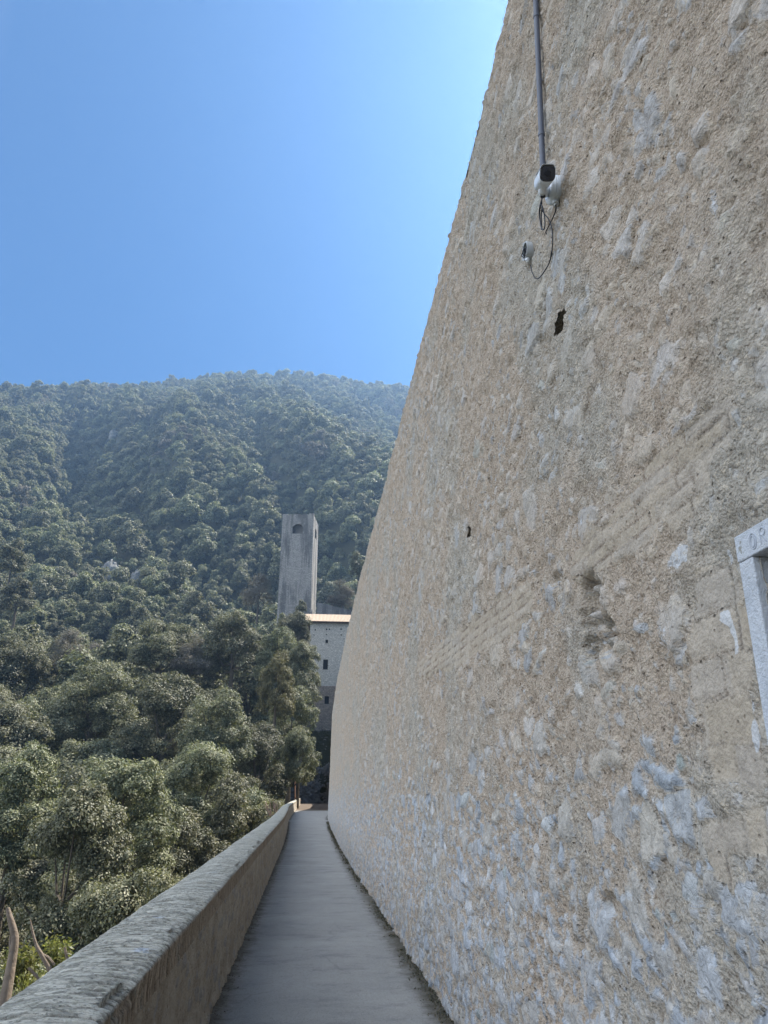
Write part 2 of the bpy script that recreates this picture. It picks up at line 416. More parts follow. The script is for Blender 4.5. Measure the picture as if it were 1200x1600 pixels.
# embedded stones, two sizes, warped
wx = (fbm(U * 7, V * 7, 3, 21) - .5) * .11; wy = (fbm(U * 7, V * 7, 3, 31) - .5) * .11
stone = np.full(U.shape, -1.); srand = np.zeros(U.shape); sh = np.zeros(U.shape)
dens = .28 + .42 * sstep(2.4, .8, V) + .18 * (fbm(U * .45, V * .45, 2, 44) - .5) * 2
for cw, ch, k, dm in ((.25, .20, 50, .8), (.13, .10, 70, .9), (.36, .16, 90, .35), (.085, .06, 110, 1.3), (.055, .045, 130, 1.1)):
    f1, f2, rid, dx, dy = worley((U + wx) / cw, (V + wy) / ch, k)
    rid2 = (rid * 7.31) % 1
    sd = ((f2 - f1) * .5 - .10 - .14 * rid2) * min(cw, ch) - (0 if cw > .1 else .002)
    sd = np.where(rid < dens * dm, sd, -.05)
    take = sd > stone
    srand = np.where(take, rid2, srand); 
    hh = np.clip(sd / .012, 0, 1) * (.003 + .008 * ((rid * 13.7) % 1)) + dx * (rid2 - .5) * .05 * (sd > 0) + dy * ((rid * 5.3) % 1 - .5) * .06 * (sd > 0)
    sh = np.where(take & (sd > 0), hh, sh)
    stone = np.maximum(stone, sd)
disp = disp * (1 - .5 * (stone > 0)) + sh * np.clip(stone / .01, 0, 1) - .007 * np.exp(-((stone + .004) / .008) ** 2)
sstr = np.clip(.50 + .75 * sstep(2.4, 1.0, V) + (fbm(U * 2, V * 2, 2, 61) - .5) * .9, .2, 1)
# dressed stone / brick courses, slightly rising away from the viewer
brick = np.zeros(U.shape); bj = np.zeros(U.shape)
TL = math.tan(R(2.6))
def courses(poly, bw, bh, proud, k, edge=.03):
    global disp, stone, srand, brick, sstr, bj
    sdp = sdpoly(U, V, poly) + (fbm(U * 6, V * 6, 3, k) - .5) * .14
    zz = (V - U * TL) / bh + (vn(U * 2, V * 0, k + 1) - .5) * .25; row = np.floor(zz).astype(int)
    uu = U / bw + hsh(row, row * 0 + 3, k) * 7; ci = np.floor(uu + (hsh(row, row * 0, k + 4) - .5) * .3).astype(int)
    rid = hsh(row, ci, k + 2)
    ed = np.minimum(np.minimum(uu - np.floor(uu), 1 - uu + np.floor(uu)) * bw, np.minimum(zz - row, 1 - zz + row) * bh)
    ed = ed + (fbm(U * 22, V * 22, 2, k + 7) - .5) * .006
    m = sstep(-.005, .012, sdp) * np.where(rid > .93, 0, 1)
    face = sstep(.001, .009, ed)
    h = proud + face * .001 - (1 - face) * .003 + (rid - .5) * .003 + disp * .35 + (fbm(U * 12, V * 12, 3, k + 9) - .5) * .004
    disp = disp * (1 - m) + h * m
    brick = np.maximum(brick * (1 - m), m * face * .9); bj = np.maximum(bj * (1 - m), m * (1 - face) * (.4 + .6 * sstep(.4, .6, fbm(U * 9, V * 9, 2, k + 3))))
    stone = np.where(m > .5, -.05, stone); srand = np.where(m > .5, rid, srand)
courses(P2((888, 915), (890, 868), (960, 790), (1075, 665), (1150, 600), (1160, 665), (1095, 760), (1080, 800), (985, 870)), .34, .060, .0, 200)
courses(P2((655, 1065), (650, 1035), (740, 965), (830, 905), (835, 960), (760, 1020)), .40, .064, .0, 230)
courses(P2((1085, 905), (1140, 855), (1165, 960), (1200, 1165), (1200, 1230), (1120, 1230), (1085, 1060)), .30, .125, .001, 260)
courses(P2((1090, 1290), (1200, 1250), (1200, 1420), (1120, 1380)), .30, .15, .004, 290)
# rubble hollow where the plaster fell away
def hollow(cx, cy, ry, rz, depth, k, rub=.05):
    global disp, stone, srand, sstr, brick
    p = onwall(cx, cy)
    q = np.hypot((U - p.y) / ry, (V - p.z) / rz) + (fbm(U * 9, V * 9, 3, k) - .5) * (.9 if rub else .45)
    m = sstep(1.0, .6, q)
    if rub:
        f1, f2, rid, dx, dy = worley(U / rub + wx * 6, V / (rub * .7) + wy * 6, k)
        h = -depth + np.clip((f2 - f1) * 1.2, 0, 1) * depth * (1.1 * rid + .35)
        stone = np.where(m > .4, ((f2 - f1) * .5 - .12) * rub, stone); srand = np.where(m > .4, rid, srand); sstr = np.where(m > .4, .8, sstr)
    else:
        h = -depth
    disp = disp * (1 - m) + h * m; brick = brick * (1 - m)
hollow(922, 945, .16, .16, .12, 300, .085); hollow(945, 990, .12, .10, .10, 310, .07)
hollow(920, 1015, .10, .08, .07, 315, .06); hollow(868, 905, .10, .05, .04, 320)
hollow(950, 1415, .09, .05, .035, 330, 0)
hollow(826, 418, .03, .04, .05, 360, 0)
hollow(905, 215, .035, .12, .03, 365, 0); hollow(1000, 185, .04, .10, .03, 367, 0)
# lime splashes
lime = np.zeros(U.shape)
for (a, b, ry, rz, s) in ((1135, 965, .03, .02, 1), (1146, 985, .012, .05, 1), (1153, 1010, .013, .05, .9), (1005, 980, .06, .022, .8), (1140, 870, .02, .04, .7),
                          (1183, 1150, .02, .05, 1), (1040, 1000, .05, .07, .55), (1178, 1105, .01, .02, .9), (908, 815, .02, .04, .6), (873, 1098, .015, .012, 1),
                          (1060, 870, .10, .05, .6), (985, 1400, .05, .02, .6), (1085, 1125, .05, .03, .6), (945, 600, .015, .06, .55), (1115, 320, .03, .10, .5)):
    p = onwall(a, b); q = np.hypot((U - p.y) / ry, (V - p.z) / rz) + (fbm(U * 12, V * 12, 3, 7) - .5) * .8
    lime = np.maximum(lime, s * sstep(1.3, .4, q))
# flatten where the frame sits and open the niche
nearfr = (Y > OPY0 - .2) & (Y < FR_Y + .02) & (Z > OPZ0 - .15) & (Z < FR_Z + .02)
disp = np.where(nearfr, np.clip(disp, -.02, .004), disp)
disp += sstep(.16, .0, V) * (fbm(U * 6, V * 6, 3, 88) - .4) * .06
foot = sstep(-.05, -.3, V); disp = disp * (1 - foot)
X = sm_base(Y) + BAT * Z - disp
VV = np.stack([X, Y, Z], -1).reshape(-1, 3); FF = gridF(len(YN), len(ZN))
yc = (Y[:-1, :-1] + Y[1:, 1:]).ravel() / 2; zc = (Z[:-1, :-1] + Z[1:, 1:]).ravel() / 2
keep = ~((yc > OPY0) & (yc < OPY1) & (zc > OPZ0) & (zc < OPZ1))
HOLES = []
for (a, b, hw_, hh_) in ((875, 503, 12, 16), (731, 832, 3.5, 9)):
    c_ = onwall(a, b); hy = abs(onwall(a - hw_, b).y - onwall(a + hw_, b).y) / 2; hzz = abs(onwall(a, b - hh_).z - onwall(a, b + hh_).z) / 2
    HOLES.append((c_.y, c_.z, hy, hzz)); keep &= ~((np.abs(yc - c_.y) / hy) ** 1.4 + (np.abs(zc - c_.z) / hzz) ** 1.4 < 1)
me = npmesh('wall_face', VV, FF[keep])
for nme, a in (('stone', stone), ('srand', srand), ('sstr', sstr), ('brick', brick), ('bj', bj), ('lime', lime)): attr(me, nme, a)
link('wall_face', me, M_WALL, wall, smooth=True)
for (hy_, hz_, ry_, rz_) in HOLES:
    hm_ = MB(); xq = float(sm_base(hy_)) + BAT * hz_; rr = []
    for (dx_, k_) in ((.012, 1.45), (.05, 1.3), (.40, 1.1)):
        rr.append([(xq + dx_, hy_ + ry_ * k_ * math.cos(a), hz_ + rz_ * k_ * math.sin(a)) for a in np.linspace(0, 2 * math.pi, 13)[:-1]])
    hm_.add([p for g_ in rr for p in g_], [(i * 12 + k, i * 12 + (k + 1) % 12, (i + 1) * 12 + (k + 1) % 12, (i + 1) * 12 + k) for i in range(2) for k in range(12)] + [tuple(24 + k for k in range(12))])
    hm_.build('putlog_hole', M_WALL, wall)
# top and back of the wall
yy = np.arange(-5, 137.6, .25); zt = WTOP + (fbm(yy * 2.2, yy * 0, 3, 5) - .5) * .05
mb = MB(); n = len(yy)
top_f = [(float(sm_base(a)) + BAT * WTOP + .01, a, WTOP - .012) for a in yy]
top_m = [(float(sm_base(a)) + BAT * WTOP + .5, a, WTOP + .02) for a in yy]
top_b = [(float(sm_base(a)) + 1.6, a, WTOP) for a in yy]
bot_b = [(float(sm_base(a)) + 1.7, a, -30) for a in yy]
mb.add(top_f + top_m + top_b + bot_b, [(q * n + i, q * n + i + 1, (q + 1) * n + i + 1, (q + 1) * n + i) for q in range(3) for i in range(n - 1)])
for e in (0, n - 1): mb.add([top_f[e], top_b[e], bot_b[e], (top_f[e][0] - .15, top_f[e][1], -30)], [(0, 1, 2, 3)])
mb.build('wall_core', M_WALL, wall)
# stone frame with stepped reveal and carved letters
def mat_marble():
    t = NT('pale_frame_stone'); p = t.pos(); a = t.noise(p, 7, 6, .7); b = t.noise(p, 70, 4, .8)
    col = t.ramp(a, [(.3, (.44, .48, .53)), (.5, (.58, .62, .67)), (.7, (.66, .69, .73))])
    col = t.mix(t.math('MULTIPLY', t.step(b, .38, .31), .3), col, (.34, .35, .36)); col = t.mix(t.step(t.noise(p, 16, 6, .75), .62, .68), col, (.36, .36, .33))
    return t.fin(col, t.bump(t.math('ADD', a, b), .012), .85)
M_MARBLE = mat_marble()
M_FRAMEIN = mat_simple('sandy_frame_stone', (.42, .36, .28), .85, 0, .22, 18, .008)
M_CARVE = mat_simple('carved_groove', (.40, .43, .48), .9)
xs = float(sm_base(FR_Y))
def wx_at(z, off): return xs + BAT * z - off
def wbox(mbx, y0, y1, z0, z1, o0, o1):
    """box in the wall plane between offsets o0 (back) and o1 (front)"""
    vs = [(wx_at(z, o), y, z) for o in (o0, o1) for y in (y0, y1) for z in (z0, z1)]
    mbx.add(vs, [(0, 1, 3, 2), (4, 6, 7, 5), (0, 4, 5, 1), (2, 3, 7, 6), (0, 2, 6, 4), (1, 5, 7, 3)])
A, B_ = OPY0 - FW, FR_Y
fr = MB()
SL = .026
wbox(fr, A, B_, OPZ1, FR_Z, -.12, SL); wbox(fr, A, B_, OPZ0 - .09, OPZ0, -.12, SL + .003)
wbox(fr, OPY1, B_, OPZ0, OPZ1, -.12, SL - .003); wbox(fr, A, OPY0, OPZ0, OPZ1, -.12, SL - .003)
frame = fr.build('stone_frame', M_MARBLE, wall, bevel=.004)
tag(frame, 'pale bluish stone frame of the opening at the right edge')
im = MB()
for (ins, o0, o1) in ((0.0, -.16, -.045), (.045, -.20, -.085)):
    wd = .045
    a, b, c, d = OPY0 + ins, OPY1 - ins, OPZ0 + ins, OPZ1 - ins
    wbox(im, a, b, d - wd, d, o0, o1); wbox(im, a, b, c, c + wd, o0, o1)
    wbox(im, b - wd, b, c + wd, d - wd, o0, o1); wbox(im, a, a + wd, c + wd, d - wd, o0, o1)
im.build('inner_moulding', M_FRAMEIN, frame, bevel=.003)
pn = MB(); wbox(pn, OPY0, OPY1, OPZ0, OPZ1, -.30, -.19)
pn.build('recess_panel', mat_simple('dark_recess', (.20, .18, .15), .9, 0, .3, 12, .01), frame)
lt = MB()
def arc(cy, cz, ry, rz, a0=0, a1=360, r=.0022, n=20):
    lt.tube([(wx_at(cz, SL + .0005), cy + ry * math.cos(R(a0 + (a1 - a0) * i / n)), cz + rz * math.sin(R(a0 + (a1 - a0) * i / n))) for i in range(n + 1)], r, 6)
lz = (OPZ1 + FR_Z) / 2
cy = FR_Y - .088
arc(cy, lz - .002, .015, .022); arc(cy + .002, lz - .002, .009, .016)
cy -= .046
lt.tube([(wx_at(lz, SL + .0005), cy + .011, lz - .021), (wx_at(lz, SL + .0005), cy + .011, lz + .021)], .0022, 6)
arc(cy, lz + .010, .011, .010); lt.tube([(wx_at(lz, SL + .0005), cy + .003, lz + .001), (wx_at(lz, SL + .0005), cy - .012, lz - .021)], .0022, 6)
cy -= .046
arc(cy, lz, .017, .022); arc(cy, lz, .009, .012)
lt.build('carved_letters', M_CARVE, frame, smooth=True)

# ------------------------------------------------------------------ parapet
_PY = [-5, 12, 27, 38, 50, 62, 90, 131]; _PX = [-.67, -.68, -.69, -.82, -1.03, -1.06, -.98, -.84]
def parX(y):
    y = np.asarray(y, float); f = lambda q: np.interp(q, _PY, _PX)
    return (f(y - 2) + 2 * f(y) + f(y + 2)) / 4
PH, PT = .88, .46
par = empty('parapet_wall', (-.9, 0, 0), 'low stone parapet with rounded weathered brick coping on the left of the path', 'wall')
ys = [-5.0]
while ys[-1] < 129: c = ys[-1]; ys.append(c + (.05 if c < 1.6 else .0125 if c < 7 else min(.4, .0125 * (c / 7) ** 1.5)))
ys = np.array(ys)
# coping: profile from the inner lower edge over the top to the outer lower edge
ch = .145
prof = [(0, -ch + .0), (-.004, -ch * .75), (-.004, -ch * .5), (-.002, -ch * .25), (.0, -.022), (-.010, -.008), (-.026, 0.0)]
for t_ in np.linspace(.06, 1, 27)[:-1]: prof.append((-.02 - (PT - .04) * t_, .022 * math.sin(math.pi * t_) ** .8 - .012 * t_))
prof += [(-PT + .012, -.02), (-PT, -.04), (-PT - .002, -ch * .6), (-PT, -ch)]
prof = np.array(prof); m = len(prof)
S, K = np.meshgrid(ys, np.arange(m), indexing='ij')
px_ = prof[:, 0][None, :].repeat(len(ys), 0); pz_ = prof[:, 1][None, :].repeat(len(ys), 0)
skew = (fbm(px_ * 3, S * 1.2, 2, 3) - .5) * .05
bw = .062; bi = (S + skew * .2) / bw; bid = np.floor(bi); fr_ = bi - bid
jn = np.minimum(fr_, 1 - fr_) * bw
bh_ = (hsh(bid.astype(int), bid.astype(int) * 0 + 2, 3) - .5)
worn = sstep(.3, .62, fbm(S * .9, px_ * 3, 3, 40))
joint = sstep(.011, .002, jn) * (1 - .75 * worn * (.25 + .75 * sstep(-.03, .0, pz_)))
big = sstep(.012, .0, np.abs(((S + skew * 2.5) / 1.37 + .22) % 1 - .5) * 1.37)
top = sstep(-.035, -.015, pz_) * ((px_ < -.008) & (px_ > -PT + .004))
rough = (fbm(px_ * 9, S * 22, 3, 61) - .5) * .008 + (fbm(px_ * 2, S * 1.5, 2, 66) - .5) * .02
dd = rough * (.45 + .55 * top) - joint * .009 + bh_ * .006 * (1 - worn * .6) - big * .022
nx = np.where(K < 5, 1.0, np.where(K > m - 4, -1.0, 0.0)); nz = np.where((K >= 5) & (K <= m - 4), 1.0, 0)
chip = sstep(.60, .74, fbm(S * 3.1, K * 0, 3, 17)) * (np.abs(K - 5) < 2.5)
Xc = parX(S) + px_ + nx * dd * .55 - chip * .018; Zc = PH - .01 + pz_ + nz * dd - chip * .02
me = npmesh('coping', np.stack([Xc, S, Zc], -1).reshape(-1, 3), gridF(len(ys), m)[:, ::-1])
attr(me, 'top', top); attr(me, 'joint', np.clip(joint * .7 + big, 0, 1))
link('coping', me, mat_coping(), par, smooth=True)
zp = np.concatenate([[-.3, -.02], np.linspace(0, PH - ch, 40)])
S, Q = np.meshgrid(ys, zp, indexing='ij')
f1, f2, rid, dx, dy = worley(S / .2, Q / .13, 400)
st = ((f2 - f1) * .5 - .12 - .1 * rid) * .13; st = np.where(rid < .45, st, -.05)
d = (fbm(S * 6, Q * 6, 4, 71) - .5) * .035 + (fbm(S * 24, Q * 24, 2, 75) - .5) * .018 + np.clip(st / .02, 0, 1) * .008
d *= sstep(PH - ch, PH - ch - .03, Q); d += sstep(.10, 0, Q) * .02
Xp = parX(S) - .012 + d
me = npmesh('plastered_face', np.stack([Xp, S, Q], -1).reshape(-1, 3), gridF(len(ys), len(zp))); attr(me, 'stone', st)
M_PAR = mat_parapet()
link('plastered_face', me, M_PAR, par, smooth=True)
mb = MB(); yb = np.arange(-5, 129.6, 2.)
o1 = [(float(parX(a)) - PT + .006, a, PH - ch + .01) for a in yb]; o2 = [(float(parX(a)) - PT - .1, a, -34.) for a in yb]
i1 = [(float(parX(a)) - .03, a, PH - ch - .001) for a in yb]; i2 = [(float(parX(a)) - .02, a, -34.) for a in yb]; n = len(yb)
mb.add(o1 + o2 + i1 + i2, [(i, i + 1, n + i + 1, n + i) for i in range(n - 1)] + [(2 * n + i, i, i + 1, 2 * n + i + 1)[::-1] for i in range(n - 1)])
for e in (0, n - 1): mb.add([o1[e], o2[e], i2[e], i1[e]], [(0, 1, 2, 3)])
mb.build('outer_face', M_PAR, par)

# ------------------------------------------------------------------ path
ypn = np.concatenate([np.arange(-5, 12, .06), np.arange(12, 40, .2), np.arange(40, 141, .5)]); tt = np.concatenate([np.linspace(0, .2, 10), np.linspace(.2, .8, 14)[1:-1], np.linspace(.8, 1, 10)])
S, T = np.meshgrid(ypn, tt, indexing='ij')
xl = parX(S) - .06; xr = np.minimum(sm_base(S), 6) + .08
Xq = xl + (xr - xl) * T
el = Xq - parX(S); er = np.minimum(sm_base(S), 6) - Xq
edge = np.minimum(el + .05, er)
Zq = (fbm(Xq * 3, S * 3, 3, 5) - .5) * .010 + (fbm(Xq * .8, S * .8, 2, 6) - .5) * .02 - .01 + sstep(.14, 0, edge) * (fbm(Xq * 14, S * 14, 2, 9)) * .03
me = npmesh('path', np.stack([Xq, S, Zq], -1).reshape(-1, 3), gridF(len(ypn), len(tt)))
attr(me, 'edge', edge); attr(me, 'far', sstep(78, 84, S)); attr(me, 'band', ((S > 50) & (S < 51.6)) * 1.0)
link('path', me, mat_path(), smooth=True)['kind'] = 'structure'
# weeds, moss and grit along the foot of the wall; dry leaves along the parapet
def scatter_leaves(name, N, fx, label, cat, mat, size, up, hgt):
    r = np.random.RandomState(len(name)); yv = 2.5 + (r.rand(N) ** 1.9) * 45
    clump = fbm(yv * 1.1, yv * 0, 3, 12); yv = yv[clump > .36]; N = len(yv)
    xv = fx(yv, r); V_ = []; s = size * (.5 + r.rand(N)) * (1 + yv / 14)
    az = r.rand(N) * 6.28; tl = r.rand(N) * up
    d = np.stack([np.cos(az) * np.cos(tl), np.sin(az) * np.cos(tl), np.sin(tl)], -1)
    sd = np.stack([-np.sin(az), np.cos(az), r.rand(N) * .4], -1)
    b = np.stack([xv, yv, .003 + r.rand(N) * hgt], -1)
    q = np.stack([b, b + (d * .6 + sd * .3) * s[:, None], b + d * 1.2 * s[:, None], b + (d * .6 - sd * .3) * s[:, None]], 1).reshape(-1, 3)
    q[:, 2] = np.maximum(q[:, 2], .002)
    me = npmesh(name, q, np.arange(4 * N).reshape(-1, 4)); attr(me, 'lrand', np.repeat(r.rand(N), 4))
    return tag(link(name, me, mat), label, cat, None, 'stuff')
scatter_leaves('weeds', 8000, lambda y, r: sm_base(y) - .005 - np.abs(r.randn(len(y))) * .06, 'low weeds and moss along the foot of the tall wall', 'weeds',
               mat_leaf('weed_leaf', (.05, .055, .03), (.09, .085, .055), (.17, .14, .09), .15, .8), .013, 1.0, .008)
scatter_leaves('leaf_litter', 2500, lambda y, r: parX(y) + .01 + np.abs(r.randn(len(y))) * .05, 'dry leaves and grit along the foot of the parapet', 'leaf litter',
               mat_leaf('dry_leaf', (.04, .03, .02), (.08, .06, .04), (.16, .12, .08), .1, .8), .010, .5, .004)

# ------------------------------------------------------------------ camera, junction box, pipe and cables on the wall
M_WHITE = mat_simple('white_plastic', (.72, .75, .77), .35, 0, .05, 8)
M_BLACK = mat_simple('black_rubber', (.012, .014, .02), .45)
M_GLASS = mat_simple('dark_glass', (.006, .010, .02), .08, 0, .1, 4, 0, .7)
M_PIPE = mat_simple('grey_pipe', (.115, .13, .17), .5, 0, .15, 6)
XW = Vector((-1, 0, 0))
Dw = (onwall(868, 295) - EYE).length
cc = empty('security_camera', onwall(872, 297), 'white bullet security camera with black front on a round wall mount', 'security camera')
vr = ray(856, 271).normalized(); fr0 = atD(855.8, 270.8, Dw - .30)
sr = vr.cross(Vector((0, 0, 1))).normalized(); su = sr.cross(vr).normalized()
rear = fr0 + vr * .17 - sr * .046 - su * .050
ax = (fr0 - rear).normalized(); L = (fr0 - rear).length
ca = ax.cross(Vector((0, 0, 1))).normalized(); cb = ca.cross(ax).normalized()
MB().loft(rear, ax, [(0, .022, .022), (.006, .032, .032), (.03, .038, .037), (L - .012, .041, .041), (L - .004, .041, .041)], ca, cb, 32, 3.0).build('body', M_WHITE, cc, smooth=True)
gl = MB().loft(fr0 - ax * .0045, ax, [(0, .0402, .0402), (.003, .040, .040), (.006, .037, .037)], ca, cb, 32, 3.0).build('front_glass', M_GLASS, cc, smooth=True)
MB().loft(fr0 + ax * .0015, ax, [(0, .016, .016), (.0025, .015, .015)], ca, cb, 24).build('lens', M_BLACK, gl, smooth=True)
hd = MB()
hp = []
for i in range(13):
    th = R(25 + 130 * i / 12)
    hp.append((math.cos(th), math.sin(th)))
def hoodring(t, k): return [rear + ax * t + ca * (x * .0455 * k) + cb * (min(1, y * 1.25) * .0455 * k) for x, y in hp]
a0, a1, b0, b1 = hoodring(.02, 1), hoodring(L + .004, 1), hoodring(.02, .95), hoodring(L + .004, .95)
nv = len(hp); hd.add(a0 + a1 + b0 + b1, [(i, i + 1, nv + i + 1, nv + i) for i in range(nv - 1)] + [(2 * nv + i, 3 * nv + i, 3 * nv + i + 1, 2 * nv + i + 1) for i in range(nv - 1)] + [(nv + i, nv + i + 1, 3 * nv + i + 1, 3 * nv + i) for i in range(nv - 1)])
hd.build('sun_shield', M_WHITE, cc, smooth=True)
mo = onwall(873, 298)
mt = MB().loft(mo + Vector((.03, 0, 0)), XW, [(0, .077, .077), (.058, .077, .077), (.062, .073, .073), (.064, .073, .073), (.068, .077, .077), (.082, .070, .070), (.088, .058, .058)], Vector((0, 1, 0)), Vector((0, 0, 1)), 36).build('mount_base', M_WHITE, cc, smooth=True)
for a_ in (90, 210, 330):
    q = mo + XW * .055 + Vector((0, math.cos(R(a_)), math.sin(R(a_)))) * .05
    MB().loft(q, XW, [(0, .005, .005), (.003, .004, .004)], Vector((0, 1, 0)), Vector((0, 0, 1)), 10).build('screw', M_PIPE, mt, smooth=True)
arm0 = mo + XW * .052; ball = rear + ax * .06 - cb * .045
MB().tube([arm0, arm0 + XW * .03 + Vector((0, 0, -.02)), (arm0 + ball) / 2 + XW * .02 + Vector((0, 0, -.02)), ball, rear + ax * .065 - cb * .03], [.03, .028, .020, .021, .016], 16).build('arm', M_WHITE, cc, smooth=True)
gnd = mo + Vector((-.025, 0, -.073))
MB().loft(gnd, Vector((0, 0, -1)), [(0, .017, .017), (.02, .017, .017), (.021, .010, .010), (.032, .009, .009)], Vector((0, 1, 0)), Vector((1, 0, 0)), 14).build('cable_gland', M_WHITE, cc, smooth=True)
con = atD(848, 303, Dw - .16)
MB().tube([rear + ax * .02 - cb * .02, con + Vector((0, 0, .028)), con + Vector((0, 0, .02)), con + Vector((0, 0, -.018)), con + Vector((0, 0, -.022))], [.006, .007, .014, .014, .006], 12).build('cable_plug', M_BLACK, cc, smooth=True)
def smooth_pts(P, n=8):
    P = [Vector(p) for p in P]; out = []
    for i in range(len(P) - 1):
        p0, p1, p2, p3 = P[max(i - 1, 0)], P[i], P[i + 1], P[min(i + 2, len(P) - 1)]
        for k in range(n):
            t = k / n
            out.append(.5 * ((2 * p1) + (p2 - p0) * t + (2 * p0 - 5 * p1 + 4 * p2 - p3) * t * t + (3 * p1 - p0 - 3 * p2 + p3) * t ** 3))
    out.append(P[-1]); return out
def cable(pix, name, label, rad=.0034, cat='cable'):
    pts = smooth_pts([onwall(a, b, o) for a, b, o in pix])
    o = MB().tube(pts, rad, 8).build(name, M_BLACK, None, smooth=True)
    return tag(o, label, cat)
cable([(847, 308, .09), (846.5, 322, .06), (849, 332, .035), (858, 344, .02), (863, 362, .02), (863, 385, .02), (859, 408, .02), (850, 425, .02), (842, 434.5, .02), (836, 434, .03), (831, 424, .04), (829, 414, .045)],
      'hanging_cable', 'long black cable looping down from the security camera to the round box')
cable([(868.5, 320, .03), (868, 330, .02), (862, 344, .018), (856, 356, .016), (853, 362, .012), (854, 366, .004)], 'short_cable', 'short black cable ending in the wall below the camera mount')
cp = [(847, 312, .08), (844, 320, .07), (842.5, 335, .06), (845, 350, .06), (848, 359, .06), (851, 355, .06), (851, 340, .06), (848.5, 326, .065), (845, 319, .07), (843.5, 330, .06), (844, 345, .055), (846.5, 358.5, .05), (846, 340, .05), (846.5, 326, .05)]
cable(cp, 'coiled_cable', 'tied coil of black cable hanging right under the security camera', .0036)
jb = empty('junction_box', onwall(829, 393), 'small open round grey box with coiled wires below the security camera', 'junction box')
jo = onwall(830, 393); Y1, Z1 = Vector((0, 1, 0)), Vector((0, 0, 1))
# open cup: outer wall, rim, inner wall, floor
def cup(c, ro, ri, dp):
    m_ = MB(); n = 32; rg = []
    for (o, r) in ((-.03, ro), (dp, ro), (dp, ri), (.006, ri)):
        rg.append([c + XW * o + (Y1 * math.cos(2 * math.pi * k / n) + Z1 * math.sin(2 * math.pi * k / n)) * r for k in range(n)])
    vs = [p for g in rg for p in g]
    return m_.add(vs, [(i * n + k, i * n + (k + 1) % n, (i + 1) * n + (k + 1) % n, (i + 1) * n + k) for i in range(3) for k in range(n)] + [tuple(3 * n + k for k in range(n))])
cup(jo, .057, .049, .042).build('box_body', mat_simple('box_plastic', (.50, .52, .53), .45, 0, .06, 8), jb, smooth=True)
MB().loft(jo + XW * .008, XW, [(0, .046, .046), (.003, .046, .046)], Y1, Z1, 28).build('back_plate', mat_simple('dark_plate', (.05, .055, .07), .7), jb)
random.seed(4)
for q in range(3):
    c_ = jo + XW * (.018 + .012 * q) + Z1 * (-.006 * q)
    MB().tube([c_ + (Y1 * math.cos(R(a)) * (.036 - .006 * q) + Z1 * math.sin(R(a)) * (.040 - .005 * q)) + XW * .006 * math.sin(R(a * 2)) for a in range(0, 360, 20)], .003, 6, True).build('wire_loop', M_BLACK, jb, smooth=True)
MB().tube([jo + XW * .03 + Z1 * .03, jo + XW * .05, jo + XW * .062 - Z1 * .03 + Y1 * .01, jo + XW * .045 - Z1 * .052, jo + XW * .03 - Z1 * .035], .003, 6).build('wire_loop', M_BLACK, jb, smooth=True)
MB().loft(jo + XW * .028 - Z1 * .054, -Z1, [(0, .014, .014), (.018, .014, .014), (.019, .008, .008), (.028, .008, .008)], Y1, XW, 12).build('cable_gland', M_WHITE, jb, smooth=True)
pb = onwall(849, 268, .03); ptp = onwall(836, -40, .03)
pz = lambda z: Vector((float(sm_base(pb.y)) + BAT * z - .032, pb.y + (ptp.y - pb.y) * (z - pb.z) / (ptp.z - pb.z), z))
pipe = empty('conduit_pipe', pz(pb.z), 'dark grey conduit pipe rising from the security camera to the wall top', 'pipe')
MB().tube([pz(pb.z), pz(pb.z + .9), pz(6.0), pz(WTOP + .02)], .0165, 16).build('pipe_run', M_PIPE, pipe, smooth=True)
for z in (pb.z + .25, pb.z + 1.15):
    MB().tube([pz(z), pz(z + .022)], .0195, 16).build('pipe_clip', M_PIPE, pipe, smooth=True)

# ------------------------------------------------------------------ terrain
RIDGE_Y = 800.0
rp = [atY(a, b, RIDGE_Y) for a, b in ((-150, 622), (0, 609), (60, 606), (100, 601), (160, 600), (230, 594), (300, 587), (360, 582), (410, 579), (480, 581), (530, 587), (580, 595), (640, 606), (800, 640), (1000, 720))]
RX = [-900] + [p.x for p in rp] + [900]; RZ = [rp[0].z - 90] + [p.z for p in rp] + [rp[-1].z - 40]
def ter(x, y):
    x = np.asarray(x, float); y = np.asarray(y, float)
    near = np.interp(y, [-900, -120, -40, 20, 45, 100, 170, 190, 215], [60, 10, -22, -33, -22, 0, 26, 28, 29])
    near = near + (fbm(x / 30, y / 30, 3, 3) - .5) * 9 * sstep(120, 60, y) * sstep(-4, -20, x)
    right = np.interp(y, [-900, -120, -40, 20, 45, 136, 142, 160, 176, 190, 215], [60, 10, -22, -33, -30, -8, 3, 8, 22, 28, 29])
    k = sstep(-12, -3, x) * sstep(215, 190, y)
    near = near * (1 - k) + right * k
    near = near + np.clip(x - 9, 0, 26) * sstep(118, 140, y) * sstep(214, 185, y) * 1.05  # unseen rise on the right, added to shade the far path end
    rz = np.interp(x, RX, RZ)
    t = np.clip((y - 215) / (RIDGE_Y - 215), 0, 1)
    prof = t * .93 + .07 * np.sin(np.clip(t, 0, 1) * math.pi / 2)
    mt_ = 29 + (rz - 12 - 29) * prof
    spur = (fbm((x + y * .35) / 75., y / 260., 3, 12) - .5) * 85 + (fbm((x + y * .2) / 24., y / 60., 3, 15) - .5) * 22
    mt_ = mt_ + spur * sstep(0, .12, t) * sstep(1.0, .80, t)
    # ravine on the left flank, in shade
    rv = np.exp(-(((x + 95 + (y - 300) * .30) / 42) ** 2)) * sstep(225, 300, y) * sstep(640, 480, y)
    mt_ = mt_ - 34 * rv
    z = np.where(y < 215, near, mt_)
    z = np.where(y > RIDGE_Y, (rz - 12) - (y - RIDGE_Y) * .55, z)
    return np.maximum(z, -60)
